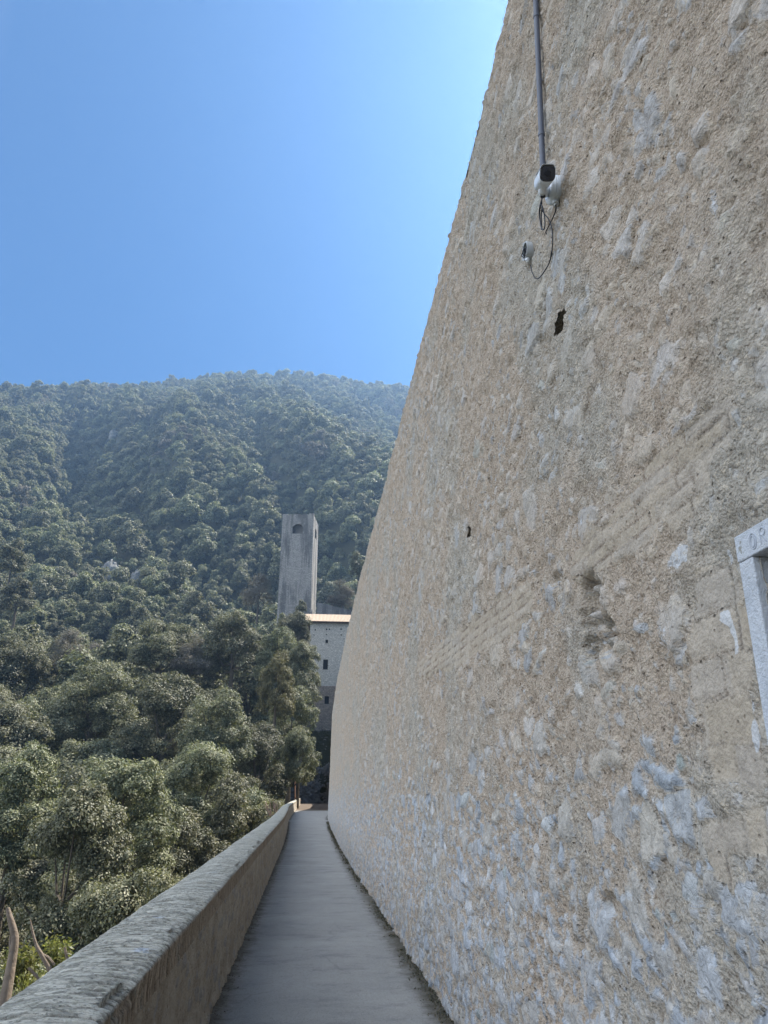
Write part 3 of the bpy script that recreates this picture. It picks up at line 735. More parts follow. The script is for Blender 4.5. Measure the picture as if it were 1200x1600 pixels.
gx = np.concatenate([np.arange(-1400, -420, 40), np.arange(-420, -120, 8), np.arange(-120, 60, 3), np.arange(60, 300, 10), np.arange(300, 1401, 50)])
gy = np.concatenate([np.arange(-900, -40, 40), np.arange(-40, 240, 4), np.arange(240, 850, 8), np.arange(850, 1500, 40)])
S, T = np.meshgrid(gx, gy, indexing='ij'); Zt = ter(S, T)
under = (S > -3.5) & (S < 8) & (T < 132); Zt = np.where(under, np.minimum(Zt, -12), Zt)
me = npmesh('ground', np.stack([S, T, Zt], -1).reshape(-1, 3), gridF(len(gx), len(gy)))
link('ground', me, mat_ground(), smooth=True)['kind'] = 'structure'

# ------------------------------------------------------------------ rock wall, building, ruin and tower
def mat_rock(name='rough_rock', c=((.07, .068, .062), (.13, .125, .115), (.20, .19, .175))):
    t = NT(name); p = t.pos(); n = t.noise(p, 1.3, 6, .7, .5)
    col = t.ramp(n, [(.3, c[0]), (.5, c[1]), (.7, c[2])])
    return t.fin(col, t.bump(t.noise(p, 6, 5, .7), .1), .95)
yR = 139.0
xr0, xr1 = -6.0, 11.0; nx_, nz_ = 170, 130
S, Q = np.meshgrid(np.linspace(xr0, xr1, nx_), np.linspace(-6, 13.2, nz_), indexing='ij')
f1, f2, rid, dx, dy = worley(S / .75 + (fbm(S, Q, 2, 4) - .5) * 1.2, Q / .48 + (fbm(S, Q, 2, 8) - .5) * 1.2, 500)
jag = (fbm(S * .5, Q * 0, 3, 5) - .5) * 3
dpt = np.clip((f2 - f1) * 1.6, 0, 1) * .38 * (.4 + rid) + (fbm(S * .35, Q * .35, 3, 5) - .5) * 2.2
Yr = yR + .9 + Q * .10 - dpt; Qz = Q + jag * sstep(6, 13, Q)
me = npmesh('rock_wall', np.stack([S, Yr, Qz], -1).reshape(-1, 3), gridF(nx_, nz_))
me.materials.append(mat_rock('dark_wall_rock'))
o = link('rock_wall', me, None, None, smooth=False); tag(o, 'dark rough boulder wall closing the far end of the path', 'wall')
mb = MB().box(xr0, xr1, yR + 1.6, yR + 7, -6, 12.3); bk = mb.build('earth_backing', mat_ground(), o)

def holed_front(mbx, a, b, c, d, org, ux, uz, un, holes, depth):
    """rectangle a..b by c..d in the plane (org, ux, uz), with rectangular holes and their reveals"""
    us = sorted({a, b, *[h[0] for h in holes], *[h[1] for h in holes]}); vs_ = sorted({c, d, *[h[2] for h in holes], *[h[3] for h in holes]})
    P = lambda u, v, t=0: org + ux * u + uz * v + un * t
    for i in range(len(us) - 1):
        for j in range(len(vs_) - 1):
            um, vm = (us[i] + us[i + 1]) / 2, (vs_[j] + vs_[j + 1]) / 2
            if any(h[0] < um < h[1] and h[2] < vm < h[3] for h in holes): continue
            mbx.add([P(us[i], vs_[j]), P(us[i + 1], vs_[j]), P(us[i + 1], vs_[j + 1]), P(us[i], vs_[j + 1])], [(0, 1, 2, 3)])
    for h in holes:
        q = [(h[0], h[2]), (h[1], h[2]), (h[1], h[3]), (h[0], h[3])]
        for k in range(4):
            (u0, v0), (u1, v1) = q[k], q[(k + 1) % 4]
            mbx.add([P(u0, v0), P(u1, v1), P(u1, v1, -depth), P(u0, v0, -depth)], [(0, 1, 2, 3)])
M_DARK = mat_simple('dark_interior', (.012, .012, .014), .9)
yB = 150.0
def bx(px, py): return atY(px, py, yB)
bl = bx(480.5, 1100).x; br_ = bx(546.5, 985).x
bz1 = bx(512, 973.5).z; bz0 = 4.0
def stainB(t, sx, n): return t.math('MULTIPLY', t.step(sx.outputs[2], 23, 12), t.step(n, .35, .6))
M_BLD = mat_masonry('pale_rubble_masonry', (.66, .61, .53), (.54, .50, .43), (.42, .38, .32), .55, .26)
M_BLDL = mat_masonry('brown_rubble_masonry', (.36, .29, .23), (.28, .23, .19), (.21, .175, .145), .6, .28)
bld = empty('mill_building', ((bl + br_) / 2, yB, bz0), 'tall narrow pale stone building with red tiled roof above the path end', 'building')
ux, uz, un = Vector((1, 0, 0)), Vector((0, 0, 1)), Vector((0, -1, 0))
def hole(px, py, w_, h_):
    p = bx(px, py); q = bx(px + w_, py).x - p.x; k = q / w_
    return (p.x - q / 2, p.x + q / 2, p.z - h_ * k / 2, p.z + h_ * k / 2)
wins = [hole(508.6, 1038, 7.5, 15.5), hole(510.6, 1094, 6.8, 12), hole(510.6, 1002, 4, 5.2)]
puts = [hole(492.5, 984, 2, 2.6), hole(510.3, 983, 2, 2.8), hole(514.8, 983, 2, 2.4), hole(533, 983, 2.2, 2.4), hole(490.6, 992, 1.8, 1.8), hole(510, 991.7, 2, 1.6), hole(533, 992, 2, 2), hole(537.5, 998, 1.3, 1.3)]
zs = bx(512, 1072).z; org = Vector((0, yB, 0))
f = MB(); holed_front(f, bl, br_, zs, bz1, org, ux, uz, un, [h for h in wins + puts if h[2] > zs], .45)
f.box(bl, br_, yB + .46, yB + 12, zs, bz1); 
# side strips closing the shell in front of the core
for x_ in (bl, br_): f.add([(x_, yB, zs), (x_, yB + .46, zs), (x_, yB + .46, bz1), (x_, yB, bz1)], [(0, 1, 2, 3)])
f.build('upper_wall', M_BLD, bld)
f = MB(); holed_front(f, bl - .02, br_ + .02, bz0, zs - .01, org + Vector((0, -.12, 0)), ux, uz, un, [h for h in wins if h[2] < zs], .45)
f.box(bl - .02, br_ + .02, yB + .36, yB + 12, bz0, zs - .005)
for x_ in (bl - .02, br_ + .02): f.add([(x_, yB - .12, bz0), (x_, yB + .36, bz0), (x_, yB + .36, zs - .01), (x_, yB - .12, zs - .01)], [(0, 1, 2, 3)])
f.add([(bl - .02, yB - .12, zs - .01), (br_ + .02, yB - .12, zs - .01), (br_ + .02, yB, zs + .08), (bl - .02, yB, zs + .08)], [(0, 1, 2, 3)])
f.build('lower_wall', M_BLDL, bld)
M_LINT = mat_simple('lintel_stone', (.34, .30, .25), .9)
for h in wins:
    oy = yB if h[2] > zs else yB - .12
    wn = MB().box(h[0], h[1], oy + .30, oy + .44, h[2], h[3]).build('window', M_DARK, bld)
    MB().box(h[0] - .12, h[1] + .12, oy - .03, oy + .10, h[2] - .12, h[2] - .002).build('sill', M_LINT, wn)
for h in puts: MB().box(h[0], h[1], yB + .36, yB + .44, h[2], h[3]).build('putlog_hole', M_DARK, bld)
# roof with barrel tiles
rt = mat_simple('terracotta_tiles', (.40, .30, .21), .85, 0, .4, 3, .02)
ex0, ex1 = bx(476.5, 973).x, bx(551.5, 973).x
rz0 = bz1 + .05; ry0 = yB - .7; pitch = math.tan(R(24)); rl = 6.6
nT = 34; nn = nT * 8
vs = []; fs = []
for j, dy_ in enumerate(np.linspace(0, rl, 14)):
    for i in range(nn + 1):
        u = i / nn; ph = (u * nT) % 1
        hgt = .085 * abs(math.sin(math.pi * ph)) + (.03 * (1 - (dy_ * 2.2) % 1))
        vs.append((ex0 + (ex1 - ex0) * u, ry0 + dy_, rz0 + .1 + dy_ * pitch + hgt))
for j in range(13):
    for i in range(nn): a = j * (nn + 1) + i; fs.append((a, a + 1, a + nn + 2, a + nn + 1))
f = MB().add(vs, fs)
roof = f.build('roof', rt, bld)
f = MB(); zr = rz0 + rl * pitch
f.add([(ex0, ry0, rz0 - .06), (ex1, ry0, rz0 - .06), (ex1, ry0 + rl, zr - .06), (ex0, ry0 + rl, zr - .06), (ex0, ry0, rz0 + .1), (ex1, ry0, rz0 + .1), (ex1, ry0 + rl, zr + .1), (ex0, ry0 + rl, zr + .1),
       (ex0, ry0 + 2 * rl, rz0 - .06), (ex1, ry0 + 2 * rl, rz0 - .06), (ex0, ry0 + 2 * rl, rz0 + .1), (ex1, ry0 + 2 * rl, rz0 + .1)],
      [(0, 3, 2, 1), (0, 1, 5, 4), (0, 4, 7, 3), (1, 2, 6, 5), (3, 8, 9, 2), (7, 6, 11, 10), (3, 7, 10, 8), (2, 9, 11, 6), (8, 10, 11, 9)])
f.build('eaves', mat_simple('eaves_wood', (.10, .06, .04), .9), roof)
# gable infill
f = MB()
for x_ in (bl, br_):
    f = MB().add([(x_, yB, bz1), (x_, yB + 12, bz1), (x_, yB + 6, bz1 + 6 * pitch - .2)], [(0, 1, 2)]); f.build('gable', M_BLD, bld)

# tower, turned so its right flank shows
yT = 186.0
tb = atY(436, 965, yT); tt_ = atY(441, 806, yT)
WT = 8.7; TZ0, TZ1 = 20.0, atY(466, 805, yT).z
rot = R(-9.0)
ct = Vector((tb.x + WT / 2, yT + 4, TZ0))
tow = empty('stone_tower', ct, 'tall square grey stone tower with an arched opening near its top', 'tower'); 
def Tm(u, v, z):      # u across, v depth (0 front), batter
    s_ = 1 - .035 * (z - TZ0) / (TZ1 - TZ0)
    uu = (u - .5) * WT * s_; vv = (v - .5) * WT * s_
    return Vector((ct.x + uu * math.cos(rot) - vv * math.sin(rot), ct.y + uu * math.sin(rot) + vv * math.cos(rot), z))
def stainT(t, sx, n):
    a = t.noise(t.pos((.55, .55, .06)), 1.0, 4, .6)
    return t.math('MULTIPLY', t.step(a, .43, .58), t.step(n, .25, .5))
M_TOW = mat_masonry('grey_tower_masonry', (.42, .395, .36), (.34, .32, .295), (.24, .225, .20), .7, .30, stainT, .06)
def face_with_arch(mbx, P, u0, u1, z0, z1, uc, wu, zb, zsp, rise, nseg=12):
    """P(u,z)->point; panel with one arched hole; returns arch outline"""
    ua, ub = uc - wu, uc + wu
    arc_ = [(uc + wu * math.cos(math.pi * k / nseg), zsp + rise * math.sin(math.pi * k / nseg)) for k in range(nseg + 1)]
    nzs = 14
    def quad(a, b, c, d): mbx.add([P(*a), P(*b), P(*c), P(*d)], [(0, 1, 2, 3)])
    for k in range(nzs):
        za, zb2 = z0 + (zb - z0) * k / nzs, z0 + (zb - z0) * (k + 1) / nzs
        quad((u0, za), (u1, za), (u1, zb2), (u0, zb2))
    quad((u0, zb), (ua, zb), (ua, zsp), (u0, zsp)); quad((ub, zb), (u1, zb), (u1, zsp), (ub, zsp))
    quad((u0, zsp), (ua, zsp), (ua, z1), (u0, z1)); quad((ub, zsp), (u1, zsp), (u1, z1), (ub, z1))
    for k in range(nseg):
        quad(arc_[k + 1], arc_[k], (arc_[k][0], z1), (arc_[k + 1][0], z1))
    return [(ua, zb), (ub, zb)] + arc_
zb = atY(466, 834, yT).z; zsp = atY(466, 826, yT).z; ztp = atY(466, 819, yT).z
f = MB(); PF = lambda u, z: Tm(u, 0, z); PR = lambda u, z: Tm(1, u, z)
of = face_with_arch(f, PF, 0, 1, TZ0, TZ1, .5, .165, zb, zsp, ztp - zsp)
orr = face_with_arch(f, PR, 0, 1, TZ0, TZ1, .5, .165, zb, zsp, ztp - zsp)
for o_, P_, ax_ in ((of, lambda u, z, d: Tm(u, d, z), 0), (orr, lambda u, z, d: Tm(1 - d, u, z), 1)):
    n = len(o_)
    for k in range(n):
        a, b = o_[k], o_[(k + 1) % n]
        f.add([P_(a[0], a[1], 0), P_(b[0], b[1], 0), P_(b[0], b[1], .13), P_(a[0], a[1], .13)], [(0, 1, 2, 3)])
f.add([Tm(0, 0, TZ0), Tm(0, 1, TZ0), Tm(0, 1, TZ1), Tm(0, 0, TZ1)], [(0, 1, 2, 3)])
f.add([Tm(0, 1, TZ0), Tm(1, 1, TZ0), Tm(1, 1, TZ1), Tm(0, 1, TZ1)], [(0, 1, 2, 3)])
e_ = .12
f.add([Tm(0, 0, TZ1), Tm(1, 0, TZ1), Tm(1, 1, TZ1), Tm(0, 1, TZ1), Tm(e_, e_, TZ1), Tm(1 - e_, e_, TZ1), Tm(1 - e_, 1 - e_, TZ1), Tm(e_, 1 - e_, TZ1)], [(0, 1, 5, 4), (1, 2, 6, 5), (2, 3, 7, 6), (3, 0, 4, 7)])
f.build('tower_wall', M_TOW, tow)
f = MB()
def tb_(mbx, u0, u1, v0, v1, z0, z1):
    vs = [Tm(u, v, z) for u in (u0, u1) for v in (v0, v1) for z in (z0, z1)]
    mbx.add(vs, [(0, 1, 3, 2), (4, 6, 7, 5), (0, 4, 5, 1), (2, 3, 7, 6), (0, 2, 6, 4), (1, 5, 7, 3)])
tb_(f, .135, .865, .135, .865, TZ0, TZ1 - 1.3)
f.build('arched_opening_interior', mat_simple('shaded_interior_stone', (.16, .15, .14), .95, 0, .3, 3), tow)
for (u0, u1, hh_) in ((.0, .17, .35), (.22, .30, .18), (.36, .56, .30), (.64, .78, .22), (.84, 1.0, .42)):
    f = MB(); tb_(f, u0 + .004, u1 - .004, .004, .11, TZ1 - .003, TZ1 + hh_); f.build('broken_merlon', M_TOW, tow)
# ruined wall to the right of the tower
yU = 176.0
f = MB(); pts = [atY(495, 941, yU), atY(510, 944, yU), atY(524, 948, yU), atY(538, 951, yU), atY(552, 955, yU), atY(575, 962, yU)]
for i in range(len(pts) - 1):
    a, b = pts[i], pts[i + 1]; g = 1.1
    f.add([(a.x, yU, 16), (b.x, yU, 16), (b.x, yU, b.z), (a.x, yU, a.z), (a.x, yU + g, 16), (b.x, yU + g, 16), (b.x, yU + g, b.z), (a.x, yU + g, a.z)],
          [(0, 1, 2, 3), (5, 4, 7, 6), (3, 2, 6, 7)] + ([(0, 3, 7, 4)] if i == 0 else []) + ([(1, 5, 6, 2)] if i == len(pts) - 2 else []))
o = f.build('ruined_wall', mat_masonry('ruin_masonry', (.27, .26, .25), (.22, .215, .205), (.17, .165, .16), .6, .28, stainT), None)
tag(o, 'grey ruined wall with sloping top between the tower and the tiled roof', 'wall')

# ------------------------------------------------------------------ trees
M_BARK = mat_bark()
LEAF = mat_leaf('holm_oak_leaf', (.034, .040, .020), (.125, .130, .066), (.34, .32, .20))
LEAFF = mat_leaf('wood_leaf', (.042, .050, .026), (.155, .163, .085), (.38, .37, .24))
LEAFY = mat_leaf('yellowing_leaf', (.08, .08, .03), (.17, .16, .06), (.28, .25, .10))
LEAFB = mat_leaf('bare_twig', (.11, .10, .08), (.18, .16, .13), (.26, .23, .19), .2, .8)
def crown_mesh(name, seed, R_, H_, nl, leaf, mat, lobes=26, thin=0.0, core=True, fat=1.0):
    """leaf-sized faces on knobbly lobes spread through an egg-shaped volume, base of the crown near z = .3 H"""
    r = np.random.RandomState(seed)
    C = []; RR = []
    for i in range(lobes):
        v = r.randn(3); v /= np.linalg.norm(v); v[2] = abs(v[2]) * 1.5 - .62
        k = .50 + .32 * r.rand()
        C.append(np.array([v[0] * R_ * k, v[1] * R_ * k, H_ * (.49 + .51 * v[2] * k / .8)])); RR.append(R_ * (.20 + .20 * r.rand()) * fat)
    C = np.array(C); RR = np.array(RR)
    # smaller knobs on the lobes
    C2 = []; R2 = []
    for i in range(lobes):
        for q in range(7):
            v = r.randn(3); v[2] = v[2] * .8 + .35; v /= np.linalg.norm(v)
            C2.append(C[i] + v * RR[i] * .85); R2.append(RR[i] * (.22 + .26 * r.rand()))
    CA = np.vstack([C, C2]); RA = np.concatenate([RR, R2]); wgt = RA ** 2; wgt[:lobes] *= .7; wgt /= wgt.sum()
    idx = r.choice(len(CA), nl, p=wgt)
    v = r.randn(nl, 3); v /= np.linalg.norm(v, axis=1)[:, None]; v[:, 2] = np.where(v[:, 2] < -.3, -v[:, 2], v[:, 2])
    rad = RA[idx] * (1 - .35 * r.rand(nl) ** 1.6) * (1 + (.12 if fat == 1 else .05) * r.randn(nl) * (1 + thin * 2))
    P = CA[idx] + v * rad[:, None]
    nrm = v * 1.2 + r.randn(nl, 3) * .42; nrm[:, 2] += .25; nrm /= np.linalg.norm(nrm, axis=1)[:, None]
    t = np.cross(nrm, r.randn(nl, 3)); t /= np.linalg.norm(t, axis=1)[:, None] + 1e-9; b = np.cross(nrm, t)
    s = leaf * (.6 + .8 * r.rand(nl)); 
    q = np.stack([P - t * s[:, None] * .62, P - b * s[:, None] * .34, P + t * s[:, None] * .62, P + b * s[:, None] * .34], 1).reshape(-1, 3)
    me = npmesh(name, q, np.arange(4 * nl).reshape(-1, 4)); attr(me, 'lrand', np.repeat(np.clip(.5 + .5 * (P[:, 2] * 0 + r.randn(nl) * .5), 0, 1), 4))
    me.materials.append(mat)
    return me, C
def trunk_mesh(name, seed, H_, R_, C):
    r = random.Random(seed); mb = MB()
    base = H_ * .42
    mb.tube([(0, 0, -2.5), (0, 0, .1), (.12 * r.uniform(-1, 1), .1, base * .5), (.25 * r.uniform(-1, 1), .2 * r.uniform(-1, 1), base)], [H_ * .032, H_ * .026, H_ * .021, H_ * .017], 8)
    for i in range(0, len(C), 3):
        c = Vector(C[i]); s = Vector((0, 0, base * (.7 + .3 * r.random())))
        mid = (s + c) / 2 + Vector((0, 0, -.1 * H_ * r.random()))
        mb.tube([s, mid, c], [H_ * .012, H_ * .008, H_ * .003], 5)
    me = bpy.data.meshes.new(name); me.from_pydata(mb.v, [], mb.f); me.update(); me.materials.append(M_BARK); return me
protos = {}
def proto(key, *a, **k):
    cm, C = crown_mesh('crown_' + key, *a, **k); protos[key] = (cm, trunk_mesh('trunk_' + key, a[0], a[2], a[1], C))
for i in range(4): proto('fine%d' % i, 20 + i, 4.0, 11.0, 60000, .135, LEAF, 24 + 3 * i)
for i in range(5): proto('mid%d' % i, 40 + i, 4.0, 10.0, 17000, .26, LEAF, 20 + 2 * i)
proto('yellow0', 60, 3.7, 10.0, 36000, .15, LEAFY, 36)
proto('bare0', 70, 3.6, 9.0, 16000, .15, LEAFB, 30, 1.0); proto('bare1', 71, 3.4, 8.5, 16000, .15, LEAFB, 34, 1.0)
for i in range(4): proto('far%d' % i, 80 + i, 4.0, 9.0, 8000, .36, LEAFF, 10 + 2 * i, 0, True, 1.35)
proto('farbare', 90, 3.8, 7.5, 2600, .5, LEAFB, 16, .8)
first = {}
def tree(key, x, y, z, s, sz, rz, label, group='holm oaks on the slope left of the bridge', tilt=(0, 0), name='holm_oak', withparts=True):
    cm, tm = protos[key]
    o = empty(name, (x, y, z), label, 'tree', group)
    o.rotation_euler = (tilt[0], tilt[1], rz); o.scale = (s, s, sz)
    for nm, md in (('crown', cm), ('trunk', tm)):
        c = bpy.data.objects.new(nm, md); COL.objects.link(c); c.parent = o
    return o
rnd = random.Random(77)
placed = []
def free(x, y, d):
    return all((x - a) ** 2 + (y - b) ** 2 > (d + e) ** 2 * .25 for a, b, e in placed)
# hand placed near trees: photo position of the crown centre, distance, radius
def place(key, px, py, D, s, hs, label, name='holm_oak', group=None):
    p = atD(px, py, D); H0 = {'fin': 11, 'mid': 10, 'yel': 10, 'bar': 9}[key[:3]]
    z = p.z - H0 * hs * .66
    tree(key, p.x, p.y, z, s, hs, rnd.uniform(0, 6.28), label, group, name=name)
    placed.append((p.x, p.y, 4.8 * s))
place('fine0', 455, 1120, 100, 1.0, 1.15, 'pale tipped holm oak leaning over the parapet end beside the building')
place('fine2', 458, 985, 140, 1.05, 1.0, 'rounded oak rising to the roof corner just below the tower')
place('fine0', 250, 1010, 132, 1.6, 1.4, 'largest rounded oak crown on top of the near slope left of the tower')
place('fine1', 365, 1000, 130, 1.5, 1.35, 'broad oak crown on top of the near slope next to the bare brown trees')
place('fine3', 150, 1075, 112, 1.6, 1.35, 'broad sunlit oak high on the left half of the near slope')
place('fine2', 260, 1110, 98, 1.45, 1.3, 'tall rounded oak in the centre of the near slope')
place('fine3', 440, 1010, 126, 1.15, 1.1, 'full green oak whose top meets the left edge of the tiled roof')
place('fine2', 468, 1175, 92, .62, .80, 'small pale leaved oak hanging over the parapet end below the lowest building window')
place('fine1', 474, 1045, 112, .95, 1.1, 'thin leaved greyish tree standing against the pale building')
place('yellow0', 432, 1060, 96, .72, .95, 'yellowing tree among the dark oaks left of the building', 'yellowing_tree')
place('fine2', 405, 1180, 88, .95, 1.0, 'dark oak overhanging the parapet just left of its far end')
place('fine3', 345, 1120, 84, 1.05, 1.05, 'tall dark oak in the middle of the near slope below the bare brown trees')
place('fine0', 300, 1225, 66, 1.0, 1.0, 'large bushy oak with a sunlit top just above the parapet')
place('fine1', 195, 1270, 54, 1.0, 1.0, 'broad oak with silvery sunlit crown low on the left behind the parapet')
place('fine2', 110, 1330, 46, .85, .95, 'dark rounded oak in the lower left beside the broad silvery one')
place('fine3', 30, 1230, 58, 1.0, 1.0, 'dark oak cut by the left edge of the photo above the bare trunk')
place('bare0', 300, 1020, 128, 1.0, 1.0, 'bare brown tree among evergreen crowns in the middle of the slope', 'bare_tree')
place('bare1', 405, 915, 196, 1.25, 1.3, 'bare brown tree right beside the left edge of the tower', 'bare_tree')
place('bare0', 535, 925, 196, 1.1, 1.1, 'bare brown tree in the gap between tower and tall wall', 'bare_tree')
place('bare1', 110, 1005, 150, 1.0, 1.0, 'bare brown tree high on the left of the near slope', 'bare_tree')
place('mid0', 470, 955, 172, .55, .8, 'small green tree growing at the foot of the tower front')
place('mid1', 445, 975, 168, .6, .8, 'small dark tree at the lower left corner of the tower')
place('mid2', 560, 880, 205, .75, .9, 'sunlit green tree between the tower and the edge of the tall wall')
place('mid3', 22, 865, 232, 1.1, 1.1, 'sunlit tree at the left edge of the photo where the mountain begins')
place('mid4', 30, 925, 218, 1.2, 1.1, 'bright crowned tree at the left edge just below another sunlit one')
SHARE = 'dark green evergreen oak among many alike crowding the near slope left of the bridge'
# rock outcrops on the mountain
def march(px, py, y0=216):
    d = ray(px, py)
    for Yq in np.arange(y0, 900, 2.0):
        p = EYE + d * (Yq / d.y)
        if p.z < float(ter(p.x, p.y)) + 3: return p
    return EYE + d * (400 / d.y)
M_ROCK = mat_rock('pale_limestone', ((.10, .10, .10), (.20, .20, .19), (.34, .34, .33)))
rocks = []
for (px, py, s, lab) in ((172, 913, 5.5, 'pale limestone outcrop poking out of the trees low on the left slope'), (214, 908, 3.2, 'small pale rock just right of the larger outcrop on the left slope'), (178, 680, 4.2, 'grey rocky scar high on the wooded mountain')):
    p = march(px, py); rocks.append((p.x, p.y, s)); r = np.random.RandomState(int(px))
    n1, n2 = 40, 28
    A_, B2 = np.meshgrid(np.linspace(0, 2 * math.pi, n1), np.linspace(0, math.pi, n2), indexing='ij')
    v = np.stack([np.cos(A_) * np.sin(B2), np.sin(A_) * np.sin(B2), np.cos(B2)], -1)
    f1, f2, rid, dx, dy = worley(A_ * 1.6, B2 * 2.2, int(px)); k = .75 + .35 * rid + .25 * (fbm(A_ * 2, B2 * 3, 3, 5) - .5)
    V3 = v * k[..., None] * np.array([s * .8, s * .6, s * 1.25]) + np.array([p.x, p.y - 1, float(ter(p.x, p.y)) + s * (.9 if py > 800 else .35)])
    o = link('rock_outcrop', npmesh('rock_outcrop', V3.reshape(-1, 3), gridF(n1, n2)), M_ROCK); tag(o, lab, 'rock')
# slope filled with trees
cnt = 0
for it in range(6000):
    y = rnd.uniform(26, 214); x = rnd.uniform(-.40 * y - 6, -4.5 if y < 176 else 16)
    if y < 176 and x > -7 - max(0, (y - 100)) * 0.0: continue
    if 160 < y < 200 and -9 < x < 14: continue
    s = rnd.uniform(1.0, 1.5) if y < 60 else rnd.uniform(1.2, 1.9)
    if not free(x, y, 4.7 * s): continue
    if any(abs(x - a * y / b) < 5.5 and b - 40 < y < b + 4 for a, b, c in rocks[:2]): continue
    z = float(ter(x, y)) - 2.3 * s; hs = s * rnd.uniform(.8, 1.0)
    if y < 130: key = 'fine%d' % rnd.randrange(4)
    else: key = 'mid%d' % rnd.randrange(5)
    if rnd.random() < .05 and y > 100: key = 'bare%d' % rnd.randrange(2)
    bare = key[:4] == 'bare'
    zn = zone(x, y, z + 7 * hs)
    tree(key, x, y, z, s, hs, rnd.uniform(0, 6.28), ('leafless brown tree ' if bare else 'evergreen oak ') + zn, ('bare trees ' if bare else 'evergreen oaks ') + zn, name='bare_tree' if bare else 'holm_oak')
    placed.append((x, y, 4.9 * s)); cnt += 1
    if cnt > 215: break
for i in range(34):
    y = 16 + i * 3.1 + rnd.uniform(-1, 1); x = -4.2 - rnd.random() * 5 - (y < 40) * 3; s = rnd.uniform(.62, .85) * (1 + .35 * (y > 60))
    zt = min(float(ter(x, y)), -2 - (120 - y) * .10) if y < 120 else float(ter(x, y))
    tree('fine%d' % rnd.randrange(4), x, y, max(float(ter(x, y)) - 2, -13 + y * .06) - 1.5, s, s * rnd.uniform(.9, 1.2), rnd.uniform(0, 6.28), 'shaded young oak right behind the ' + ('far end of the parapet' if y > 90 else 'middle stretch of the parapet' if y > 50 else 'nearest stretch of the parapet'), 'young oaks behind the ' + ('far end of the parapet' if y > 90 else 'middle stretch of the parapet' if y > 50 else 'nearest stretch of the parapet'), name='holm_oak')
print('near trees', cnt)
# mountain wood: the nearest as trees of their own, the rest as one wood
pts = []; g = {}
cell = 8.0
for it in range(42000):
    y = 214 + 640 * rnd.random(); x = rnd.uniform(-.46 * y - 25, .16 * y + 20)
    s = .8 + 1.15 * rnd.random() ** 1.7
    d = 4.7 * s; ci, cj = int(x // cell), int(y // cell); ok = True
    for a in (-1, 0, 1):
        for b in (-1, 0, 1):
            for (qx, qy, qd) in g.get((ci + a, cj + b), ()):
                if (qx - x) ** 2 + (qy - y) ** 2 < ((d + qd) * .5) ** 2: ok = False
    if not ok: continue
    if any(abs(x - a * y / b) < c * .8 + 3 and b - 16 - c < y < b + 4 for a, b, c in rocks): continue
    g.setdefault((ci, cj), []).append((x, y, d)); pts.append((x, y, s))
pts.sort(key=lambda p: p[1])
print('mountain trees', len(pts))
nind = 0; rest = []
def mz(x, y, z):
    a, b = proj((x, y, z))
    r_ = 'at the very foot of the mountain ' if y < 232 else 'low on the mountain flank ' if y < 255 else 'a little way up the mountain flank '
    return r_ + ('at the far left' if a < 90 else 'left of centre' if a < 220 else 'well left of the tower' if a < 330 else 'just left of the tower' if a < 436 else 'right of the tower')
for (x, y, s) in pts:
    vis = -.40 * y - 4 < x < .14 * y
    if nind < 75 and vis and y < 300:
        z = float(ter(x, y)); bare = rnd.random() < .08
        key = 'bare%d' % rnd.randrange(2) if bare else 'mid%d' % rnd.randrange(5)
        tree(key, x, y, z - .8, s * 1.05, s * rnd.uniform(.85, 1.1), rnd.uniform(0, 6.28),
             ('leafless brown tree ' if bare else 'evergreen tree ') + mz(x, y, z + 6), ('bare trees ' if bare else 'evergreen trees ') + mz(x, y, z + 6), name='bare_tree' if bare else 'holm_oak')
        nind += 1
    else: rest.append((x, y, s))
# one wood object: points with instanced crowns
me = bpy.data.meshes.new('mountain_wood'); arr = np.array(rest)
zz = ter(arr[:, 0], arr[:, 1]) - 1.0
me.vertices.add(len(arr)); me.vertices.foreach_set('co', np.stack([arr[:, 0], arr[:, 1], zz], -1).astype(np.float32).ravel())
r = np.random.RandomState(3)
attr(me, 'tsize', arr[:, 2]); attr(me, 'tspin', r.rand(len(arr)) * 6.28)
kind = np.where(fbm(arr[:, 0] / 40, arr[:, 1] / 40, 2, 5) + r.rand(len(arr)) * .5 > 1.12, 4, r.randint(0, 4, len(arr)))
k_ = me.attributes.new('tkind', 'INT', 'POINT'); k_.data.foreach_set('value', kind.astype(np.int32))
wood = bpy.data.objects.new('mountain_wood', me); COL.objects.link(wood)
tag(wood, 'dense evergreen wood covering the whole mountain behind the tower', 'wood', None, 'stuff')
srcs = []
for i, kx in enumerate(['far0', 'far1', 'far2', 'far3', 'farbare']):
    s_ = bpy.data.objects.new('crown_source', protos[kx][0]); srcs.append(s_)
ng = bpy.data.node_groups.new('wood', 'GeometryNodeTree')
ng.interface.new_socket('Geometry', in_out='INPUT', socket_type='NodeSocketGeometry'); ng.interface.new_socket('Geometry', in_out='OUTPUT', socket_type='NodeSocketGeometry')
N = ng.nodes; gi = N.new('NodeGroupInput'); go = N.new('NodeGroupOutput'); ip = N.new('GeometryNodeInstanceOnPoints'); gti = N.new('GeometryNodeGeometryToInstance')
for s_ in reversed(srcs):
    oi = N.new('GeometryNodeObjectInfo'); oi.inputs['Object'].default_value = s_
    ng.links.new(oi.outputs['Geometry'], gti.inputs[0])
def named(nm, ty):
    a = N.new('GeometryNodeInputNamedAttribute'); a.data_type = ty; a.inputs['Name'].default_value = nm; return a.outputs[0]
ng.links.new(gi.outputs[0], ip.inputs['Points']); ng.links.new(gti.outputs[0], ip.inputs['Instance'])
ip.inputs['Pick Instance'].default_value = True
ng.links.new(named('tkind', 'INT'), ip.inputs['Instance Index'])
